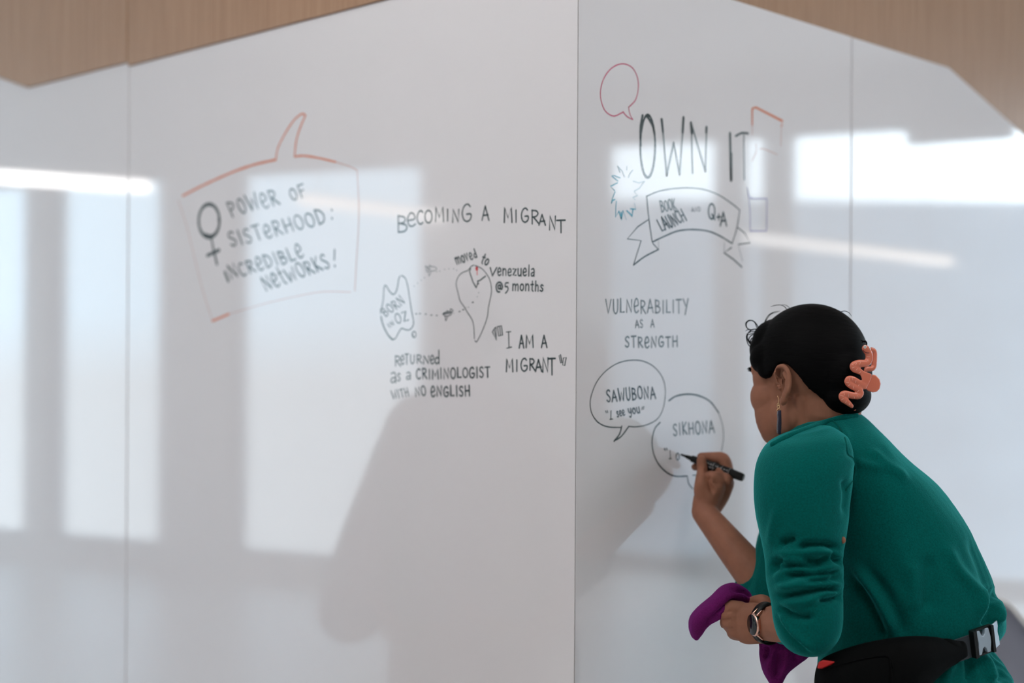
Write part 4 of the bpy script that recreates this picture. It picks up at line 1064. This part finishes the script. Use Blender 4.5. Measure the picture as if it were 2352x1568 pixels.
# ------------------------------------------------------------------ wristwatch
t = thing('wristwatch', 'round wristwatch with rose gold case and black strap on the wrist above the purple cloth', 'watch', LWR)
WA = (Vector((-.42, .88, .02))).normalized()          # forearm direction
WN = Vector((-.90, -.42, -.03)); WN = (WN - WA * WN.dot(WA)).normalized(); WV = WA.cross(WN)
wc = P(1762, 1431, 2.135)
bm = bmesh.new()
rr = []
for i in range(40):
    a = 2 * math.pi * i / 40
    rad_ = .0295; c_ = wc + WN * (math.cos(a) * rad_ * .86) + WV * (math.sin(a) * rad_ * 1.04)
    rr.append((c_, (WN * math.cos(a) + WV * math.sin(a))))
vs = []
for c_, d in rr:
    vs.append([bm.verts.new(c_ + WA * s1 * .0085 + d * s2 * .0013) for s1, s2 in ((-1, -1), (1, -1), (1, 1), (-1, 1))])
for i in range(40):
    a, b = vs[i], vs[(i + 1) % 40]
    for q in range(4): bm.faces.new((a[q], a[(q + 1) % 4], b[(q + 1) % 4], b[q]))
obj('strap', bm, M['dark_plastic'], t, True)
cc_ = P(1733, 1434, 2.118)
cd = Vector((-.955, -.29, -.03)).normalized()
bm = bmesh.new(); lathe(bm, cc_ - cd * .006, cd, [(0, .014), (.001, .0165), (.008, .0175), (.0095, .0165), (.0100, .0155)], 36); cs = obj('case', bm, M['rose'], t, True, bevel=.0003)
bm = bmesh.new(); lathe(bm, cc_ + cd * .0035, cd, [(0, .0158), (.0012, .0157), (.0018, .0145)], 36); obj('dial_glass', bm, M['watch_glass'], cs, True)
bm = bmesh.new()
sv = Z3 - cd * cd.z; sv.normalize(); sw_ = cd.cross(sv)
for sg in (-1, 1):
    for s2 in (-1, 1):
        a = cc_ + sv * sg * .0155 + sw_ * s2 * .007 - cd * .002
        tube(bm, [a, a + sv * sg * .006 - cd * .007], [.0018, .0015], 8, 0)
obj('lug', bm, M['rose'], cs, True)

# ------------------------------------------------------------------ earring
ex = surf(bb, 1789, 915, .004, P(1789, 915, 2.2))
t = thing('earring', 'long navy beaded earring hanging from the left ear on a gold hook', 'earring', ex)
YE = min(surf(bb, x_, y_, 0, Vector((0, 9, 0))).y for x_ in (1786, 1790, 1794) for y_ in (918, 930, 945, 965, 985)) - .004
bm = bmesh.new(); tube(bm, [P(1786, 909, YE), P(1789, 917, YE), P(1788, 926, YE), P(1789, 932, YE)], .0006, 8, 5); tube(bm, [P(1794, 911, YE + .004), P(1799, 917, YE + .004), P(1802, 922, YE + .004)], .0005, 8, 3)
for yy in (929, 934):
    tube(bm, [P(1788 + 3 * math.cos(a), yy + 3 * math.sin(a), YE) for a in np.linspace(0, 2 * math.pi, 9)], .0005, 6, 2)
tube(bm, [P(1784, 944, YE), P(1785, 940, YE), P(1789, 938, YE), P(1793, 940, YE), P(1794, 944, YE)], .0006, 6, 3)
obj('hook', bm, M['gold'], t, True)
bm = bmesh.new(); tube(bm, [P(1790.5, 942, YE), P(1791, 970, YE), P(1790, 997, YE)], [.0026, .003, .0026], 12, 3, rnd=False); obj('bead_bar', bm, M['navy'], t, True)
bm = bmesh.new()
for i in range(16):
    ball(bm, P(1786 + random.uniform(-.6, .6) + .8 * math.sin(i / 3), 946 + i * 3.1, YE - .001), .0013, 8)
obj('beads', bm, M['grey_beads'], t, True)

# ------------------------------------------------------------------ hair claw
def cc7(pts): return [(1900 + .1276 * x, 760 + .1276 * y) for x, y in pts]
def clipY(x): return 2.176 + (x - 1930) * .00010 + max(0, (x - 1975)) * .0002
t = thing('hair_claw', 'coral worm shaped claw clip in the black hair', 'hair clip', P(1975, 870, 2.18))
def worm(path, r_, dy, flatk):
    bm = bmesh.new()
    q = catmull([Vector((x, y, 0)) for x, y in cc7(path)], 6)
    rr_ = [r_] * len(q)
    for i in range(9): rr_[-1 - i] = r_ * (.62 + .38 * i / 9)
    tube(bm, [P(v.x, v.y, clipY(v.x) + dy) for v in q], rr_, 12, 0, flat=(Y3, flatk))
    return bm
path = [(688, 315), (722, 360), (752, 430), (748, 520), (690, 580), (570, 585), (480, 615), (482, 668), (560, 715), (660, 770)]
path2 = [(660, 990), (560, 930), (450, 870), (385, 870), (372, 925), (440, 985), (545, 1040), (598, 1110), (560, 1165), (450, 1160), (330, 1130), (272, 1150), (275, 1210), (360, 1280), (440, 1350)]
bm = worm(path, .0061, -.012, .6); bm2 = worm(path2, .0056, -.012, .6)
tmp = bpy.data.meshes.new('t'); bm2.to_mesh(tmp); bm2.free(); bm.from_mesh(tmp); bpy.data.meshes.remove(tmp)
blk = cc7([(610, 745), (700, 735), (800, 775), (795, 850), (700, 1050), (560, 1000), (590, 960), (630, 880), (600, 800)])
prism(bm, [P(x, y, clipY(x) - .0155) for x, y in blk], [P(x, y, clipY(x) - .0085) for x, y in blk])
claw = obj('claw_half', remesh(bm, .0011, 4), M['clip'], t)
bm = bmesh.new()
def dash(a, b):
    (x0, y0), (x1, y1) = cc7([a, b])
    tube(bm, [P(x0, y0, clipY(x0) - .0158), P(x1, y1, clipY(x1) - .0158)], .00028, 5, 0)
for a, b in (((715, 455), (765, 460)), ((710, 520), (740, 545)), ((675, 560), (690, 610)), ((600, 560), (585, 600)), ((530, 580), (510, 610)), ((445, 600), (480, 610)), ((450, 665), (500, 645)), ((525, 700), (545, 675)), ((570, 760), (605, 730)), ((455, 840), (460, 880)), ((520, 880), (510, 930)), ((560, 990), (575, 960)), ((395, 850), (400, 890)), ((340, 930), (385, 925)), ((370, 990), (410, 965)), ((470, 1030), (480, 990)), ((540, 1100), (570, 1070)), ((545, 1160), (560, 1190)), ((480, 1160), (490, 1210)), ((385, 1130), (385, 1180)), ((300, 1110), (310, 1150)), ((240, 1160), (290, 1170)), ((255, 1240), (290, 1215)), ((330, 1290), (350, 1255)), ((395, 1330), (410, 1295))): dash(a, b)
obj('stripes', bm, M['clip_stripe'], claw)
for ex_, ey_ in ((680, 287), (755, 325)):
    x, y = cc7([(ex_, ey_)])[0]
    bm = bmesh.new(); ellipsoid(bm, P(x, y, clipY(x) - .0150), (Vector((.0024, 0, 0)), Y3 * .0012, Z3 * .0026), 14, 10); e_ = obj('eye', bm, M['white'], claw, True)
    bm = bmesh.new(); ellipsoid(bm, P(x + .2, y - .3, clipY(x) - .0161), (Vector((.0009, 0, 0)), Y3 * .0004, Z3 * .0010), 10, 8); obj('pupil', bm, M['dark_plastic'], claw, True)
bm = bmesh.new(); mq = cc7([(645, 345), (670, 375), (715, 392), (765, 392)]); tube(bm, [P(x, y, clipY(x) - .0158) for x, y in mq], .0006, 6, 4); obj('mouth', bm, M['mouth'], claw)
bm = bmesh.new(); pd = [cc7([q])[0] for q in ((815, 778), (880, 800), (945, 870), (965, 950), (945, 1040), (890, 1095), (820, 1105), (740, 1080), (700, 1048))]
prism(bm, [P(x, y, clipY(x) - .011) for x, y in pd], [P(x, y, clipY(x) - .006) for x, y in pd]); obj('lever', bm, M['clip'], t, bevel=.0015)
bm = worm([(800, 340), (845, 375), (850, 470), (845, 560), (835, 640), (790, 680), (700, 690), (640, 760), (650, 860), (600, 960), (590, 1050), (655, 1170), (640, 1230), (590, 1265), (520, 1270), (470, 1320), (490, 1405)], .0044, .010, .7)
obj('claw_half', bm, M['clip'], t, True)

# ------------------------------------------------------------------ waist bag
t = thing('waist_bag', 'black waist bag on a webbing belt with grey side release buckle', 'bag', P(2060, 1500, 2.03))
bag = [((1872, 1560), (1876, 1600), 2.02, .012), ((1884, 1520), (1884, 1640), 2.01, .03), ((1920, 1499), (1915, 1670), 2.0, .045), ((1985, 1478), (1985, 1690), 1.995, .05), ((2060, 1464), (2060, 1665), 1.998, .048), ((2110, 1461), (2105, 1600), 2.01, .042), ((2150, 1463), (2155, 1550), 2.02, .030), ((2190, 1470), (2195, 1522), 2.028, .018), ((2218, 1472), (2222, 1508), 2.032, .008)]
bm = bmesh.new(); loft(bm, rings(refine(bag, 4), seg=36)); bgm = remesh(bm, .003, 4); pouch = obj('pouch', bgm, M['black_cloth'], t)
bbag = mesh_bvh(bgm)
def onbag(pts, lift=.001): return [p for p in (surf(bbag, x, y, lift) for x, y in pts) if p]
bm = bmesh.new(); tube(bm, onbag([(1905, 1534), (1950, 1520), (2010, 1507), (2040, 1508), (2045, 1530), (2048, 1566)]), .0016, 6, 4); obj('zip', bm, M['black_cloth'], pouch)
bm = bmesh.new(); tube(bm, onbag([(2036, 1505), (2046, 1512), (2050, 1532)]), .0012, 6, 4); obj('zip_pull', bm, M['black_cloth'], pouch)
# belt all round the waist
def belt(px0, px1, halfh, lift, n=16, mname='webbing'):
    pts = []
    for i in range(n + 1):
        s_ = i / n; x = px0[0] + (px1[0] - px0[0]) * s_; y = px0[1] + (px1[1] - px0[1]) * s_
        q = surf(bs, x, y, lift)
        if q: pts.append((q, (px0[0] + (px1[0] - px0[0]) * s_)))
    return pts
bp = [p for p, _ in belt((2195, 1494), (2274, 1466), 0, .004, 14)]
bm = bmesh.new()
vs = []
for i, p in enumerate(bp):
    d = (bp[min(i + 1, len(bp) - 1)] - bp[max(i - 1, 0)]).normalized(); n_ = d.cross(Z3).normalized()
    if n_.y > 0: n_ = -n_
    up = n_.cross(d); up = up if up.z > 0 else -up
    vs.append([bm.verts.new(p + up * s1 * .0165 + n_ * s2) for s1, s2 in ((-1, 0), (1, 0), (1, .003), (-1, .003))])
for a, b in zip(vs, vs[1:]):
    for q in range(4): bm.faces.new((a[q], a[(q + 1) % 4], b[(q + 1) % 4], b[q]))
# back of the loop hidden round the far side
wc_ = P(2085, 1480, 2.175)
obj('belt', bm, M['webbing'], t)
bm = bmesh.new()
lp = [surf(bs, x, y, .006) for x, y in ((2172, 1466), (2188, 1470), (2205, 1476))]
tb = [((2160, 1466), (2168, 1532), 2.022, .010), ((2180, 1466), (2190, 1528), 2.022, .012), ((2200, 1472), (2210, 1512), 2.026, .010), ((2212, 1477), (2218, 1500), 2.03, .006)]
loft(bm, rings(refine(tb, 3), seg=20)); obj('belt_tab', bm, M['black_cloth'], t, True)
# buckle
bq = surf(bs, 2255, 1472, .010, P(2255, 1472, 2.1))
bx_ = (surf(bs, 2268, 1467.5, .010, bq) - surf(bs, 2244, 1476, .010, bq)).normalized()
bn = bx_.cross(Z3).normalized(); bn = bn if bn.y < 0 else -bn
bu = bn.cross(bx_); bu = bu if bu.z > 0 else -bu
def bk(x, y, z=0): return bq + bx_ * x + bu * y + bn * z
outl = [(-.013, .018), (-.006, .018), (-.003, .010), (.0005, .008), (.004, .011), (.006, .018), (.012, .018), (.015, .004), (.015, -.004), (.012, -.018), (.006, -.018), (.004, -.011), (.0005, -.008), (-.003, -.010), (-.006, -.018), (-.013, -.018), (-.010, 0)]
bm = bmesh.new(); prism(bm, [bk(x, y, .004) for x, y in outl], [bk(x, y, -.003) for x, y in outl]); obj('buckle', bm, M['buckle'], t, bevel=.0008)
bm = bmesh.new(); box(bm, bk(-.0165, 0, .001), (bx_ * .0035, bu * .0205, bn * .005)); box(bm, bk(.0185, 0, .001), (bx_ * .0028, bu * .0205, bn * .005)); box(bm, bk(0, .019, -.001), (bx_ * .018, bu * .0016, bn * .003)); box(bm, bk(0, -.019, -.001), (bx_ * .018, bu * .0016, bn * .003)); obj('buckle_frame', bm, M['dark_plastic'], t, bevel=.0006)
bm = bmesh.new()
e0 = bk(.02, 0, .001)
bxx = (bx_ * .8 + Y3 * .6).normalized()
box(bm, e0 + bxx * .014 , (bxx * .015, bu * .0185, bn * .0012)); obj('belt_end', bm, M['buckle'], t, bevel=.0005)
# red thing peeking out of the bag, beige tape behind the elbow
rd = [(1877, 1535), (1880, 1520), (1890, 1515), (1905, 1517), (1926, 1520), (1908, 1527), (1888, 1535)]
ry = surf(bbag, 1905, 1522, 0, P(1905, 1522, 1.99)).y
bm = bmesh.new(); prism(bm, [P(x, y, ry - .006) for x, y in rd], [P(x, y, ry + .012) for x, y in rd])
tag(obj('red_case', bm, M['red'], None, bevel=.002), 'small red item sticking out at the top of the black waist bag', 'case')

# ------------------------------------------------------------------ grey shell chair behind her
t = thing('shell_chair', 'grey shell chair with a pale rim behind the woman', 'chair', Vector((1.22, 2.85, 0)))
YC = 2.92
prof = [(2070, 1600), (2080, 1520), (2110, 1450), (2165, 1402), (2235, 1380), (2290, 1378), (2318, 1391), (2352, 1430), (2395, 1490), (2425, 1560), (2440, 1640)]
pp = catmull([P(x, y, YC - abs(x - 2300) * .0002) for x, y in prof], 5)
bot = [Vector((p.x * .7 + 1.03 * .3, p.y - .08, .47)) for p in pp]
bm = bmesh.new()
rows = []
for s_ in np.linspace(0, 1, 9):
    rows.append([p.lerp(b, s_) + Vector((0, .05 * math.sin(s_ * math.pi), 0)) for p, b in zip(pp, bot)])
for r0, r1 in zip(rows, rows[1:]):
    pass
vv = [[bm.verts.new(p) for p in r] for r in rows]
for a, b in zip(vv, vv[1:]):
    for i in range(len(a) - 1): bm.faces.new((a[i], a[i + 1], b[i + 1], b[i]))
bmesh.ops.solidify(bm, geom=bm.faces[:], thickness=.012)
back = obj('backrest', bm, M['shell'], t, True)
bm = bmesh.new(); tube(bm, [p + Vector((0, -.004, 0)) for p in pp], .0075, 10, 0); obj('rim', bm, M['shell_rim'], back, True)
sc = (bot[0] + bot[-1]) / 2; 
bm = bmesh.new(); ellipsoid(bm, Vector((sc.x, sc.y - .16, .45)), (Vector((.22, 0, 0)), Vector((0, .20, 0)), Vector((0, 0, .035)))); obj('seat', bm, M['shell'], t, True)
for i, j in ((-1, -1), (1, -1), (1, 1), (-1, 1)):
    bm = bmesh.new(); cyl(bm, Vector((sc.x + i * .10, sc.y - .16 + j * .10, .44)), Vector((sc.x + i * .20, sc.y - .16 + j * .18, 0)), .011, 12); obj('leg', bm, M['steel'], t, True)

# ------------------------------------------------------------------ onlooker beside the left board, mirrored in it
def lv(x, y, Zv): return reflect(P(x, y, Zv), 'L')
OV = 3.95
oc = lv(1020, CY, OV)
onl = thing('person', 'blurred person in a pale pink top mirrored below the Becoming a Migrant notes', 'person', Vector((oc.x, oc.y, 0)))
bm = bmesh.new()
def o3(x, y, dz=0.0): return lv(x, y, OV + dz)
of_ = NL * -1
ellipsoid(bm, o3(1060, 770), (Vector((.10, 0, 0)), Vector((0, .085, 0)), Z3 * .115))
tube(bm, [o3(1060, 830), o3(1065, 930)], [.055, .065], 14)
tube(bm, [o3(1070, 960), o3(1075, 1200), o3(1080, 1500), o3(1075, 1620)], [.12, .15, .145, .16], 20)
for sx in (-1, 1):
    tube(bm, [o3(1070 + sx * 120, 985), o3(1075 + sx * 215, 1230), o3(1075 + sx * 180, 1440, -.2), o3(1075 + sx * 60, 1450, -.35)], [.05, .042, .034, .028], 14)
    hnd = o3(1075 + sx * 40, 1450, -.38)
    fd = (o3(1075 - sx * 60, 1460, -.40) - hnd).normalized()
    ellipsoid(bm, hnd + fd * .02, (fd * .05, NL * .02, Z3 * .042))
    for q in range(4): tube(bm, [hnd + fd * .05 + Z3 * (.030 - .02 * q), hnd + fd * .085 + Z3 * (.028 - .02 * q) - NL * .004, hnd + fd * (.105 - .006 * abs(q - 1)) + Z3 * (.026 - .02 * q) - NL * .02], [.0105, .0098, .0085], 10)
    tube(bm, [hnd + Z3 * .03, hnd + fd * .03 + Z3 * .055 + NL * .01, hnd + fd * .06 + Z3 * .062 + NL * .012], [.013, .0115, .009], 10)
    a = o3(1075 + sx * 70, 1620); kn = Vector((a.x, a.y, .5)); ft = Vector((a.x, a.y, .08))
    tube(bm, [a, kn, ft], [.09, .06, .042], 14); tube(bm, [ft - Z3 * .03, ft - Z3 * .045 - NL * .14], [.038, .03], 12)
obj('body', remesh(bm, .005, 4), M['skin'], onl)
bm = bmesh.new(); ellipsoid(bm, o3(1062, 762) + NL * .02 + Z3 * .012, (Vector((.11, 0, 0)), Vector((0, .10, 0)), Z3 * .12)); obj('hair', bm, M['hair'], onl, True)
bm = bmesh.new()
tube(bm, [o3(1070, 955), o3(1072, 1060), o3(1075, 1300), o3(1075, 1560)], [.13, .20, .21, .23], 24)
for sx in (-1, 1): tube(bm, [o3(1070 + sx * 110, 975), o3(1075 + sx * 215, 1210), o3(1075 + sx * 270, 1400, -.1)], [.09, .085, .095], 16)
obj('top', remesh(bm, .009, 5), M['pink'], onl)
bm = bmesh.new()
for sx in (-1, 1):
    a = o3(1075 + sx * 70, 1600); tube(bm, [a, Vector((a.x, a.y, .5)), Vector((a.x, a.y, .1))], [.11, .085, .065], 16)
obj('trousers', remesh(bm, .01, 4), M['trousers'], onl)

# ------------------------------------------------------------------ square the column to the axes of the world
ROT = Matrix.Rotation(AL, 4, 'Z')
for o in list(S.objects):
    if o.type == 'MESH': o.data.transform(ROT)
    if o.type in ('MESH', 'EMPTY'): o.location = ROT @ o.location
    else: o.matrix_world = ROT @ o.matrix_world
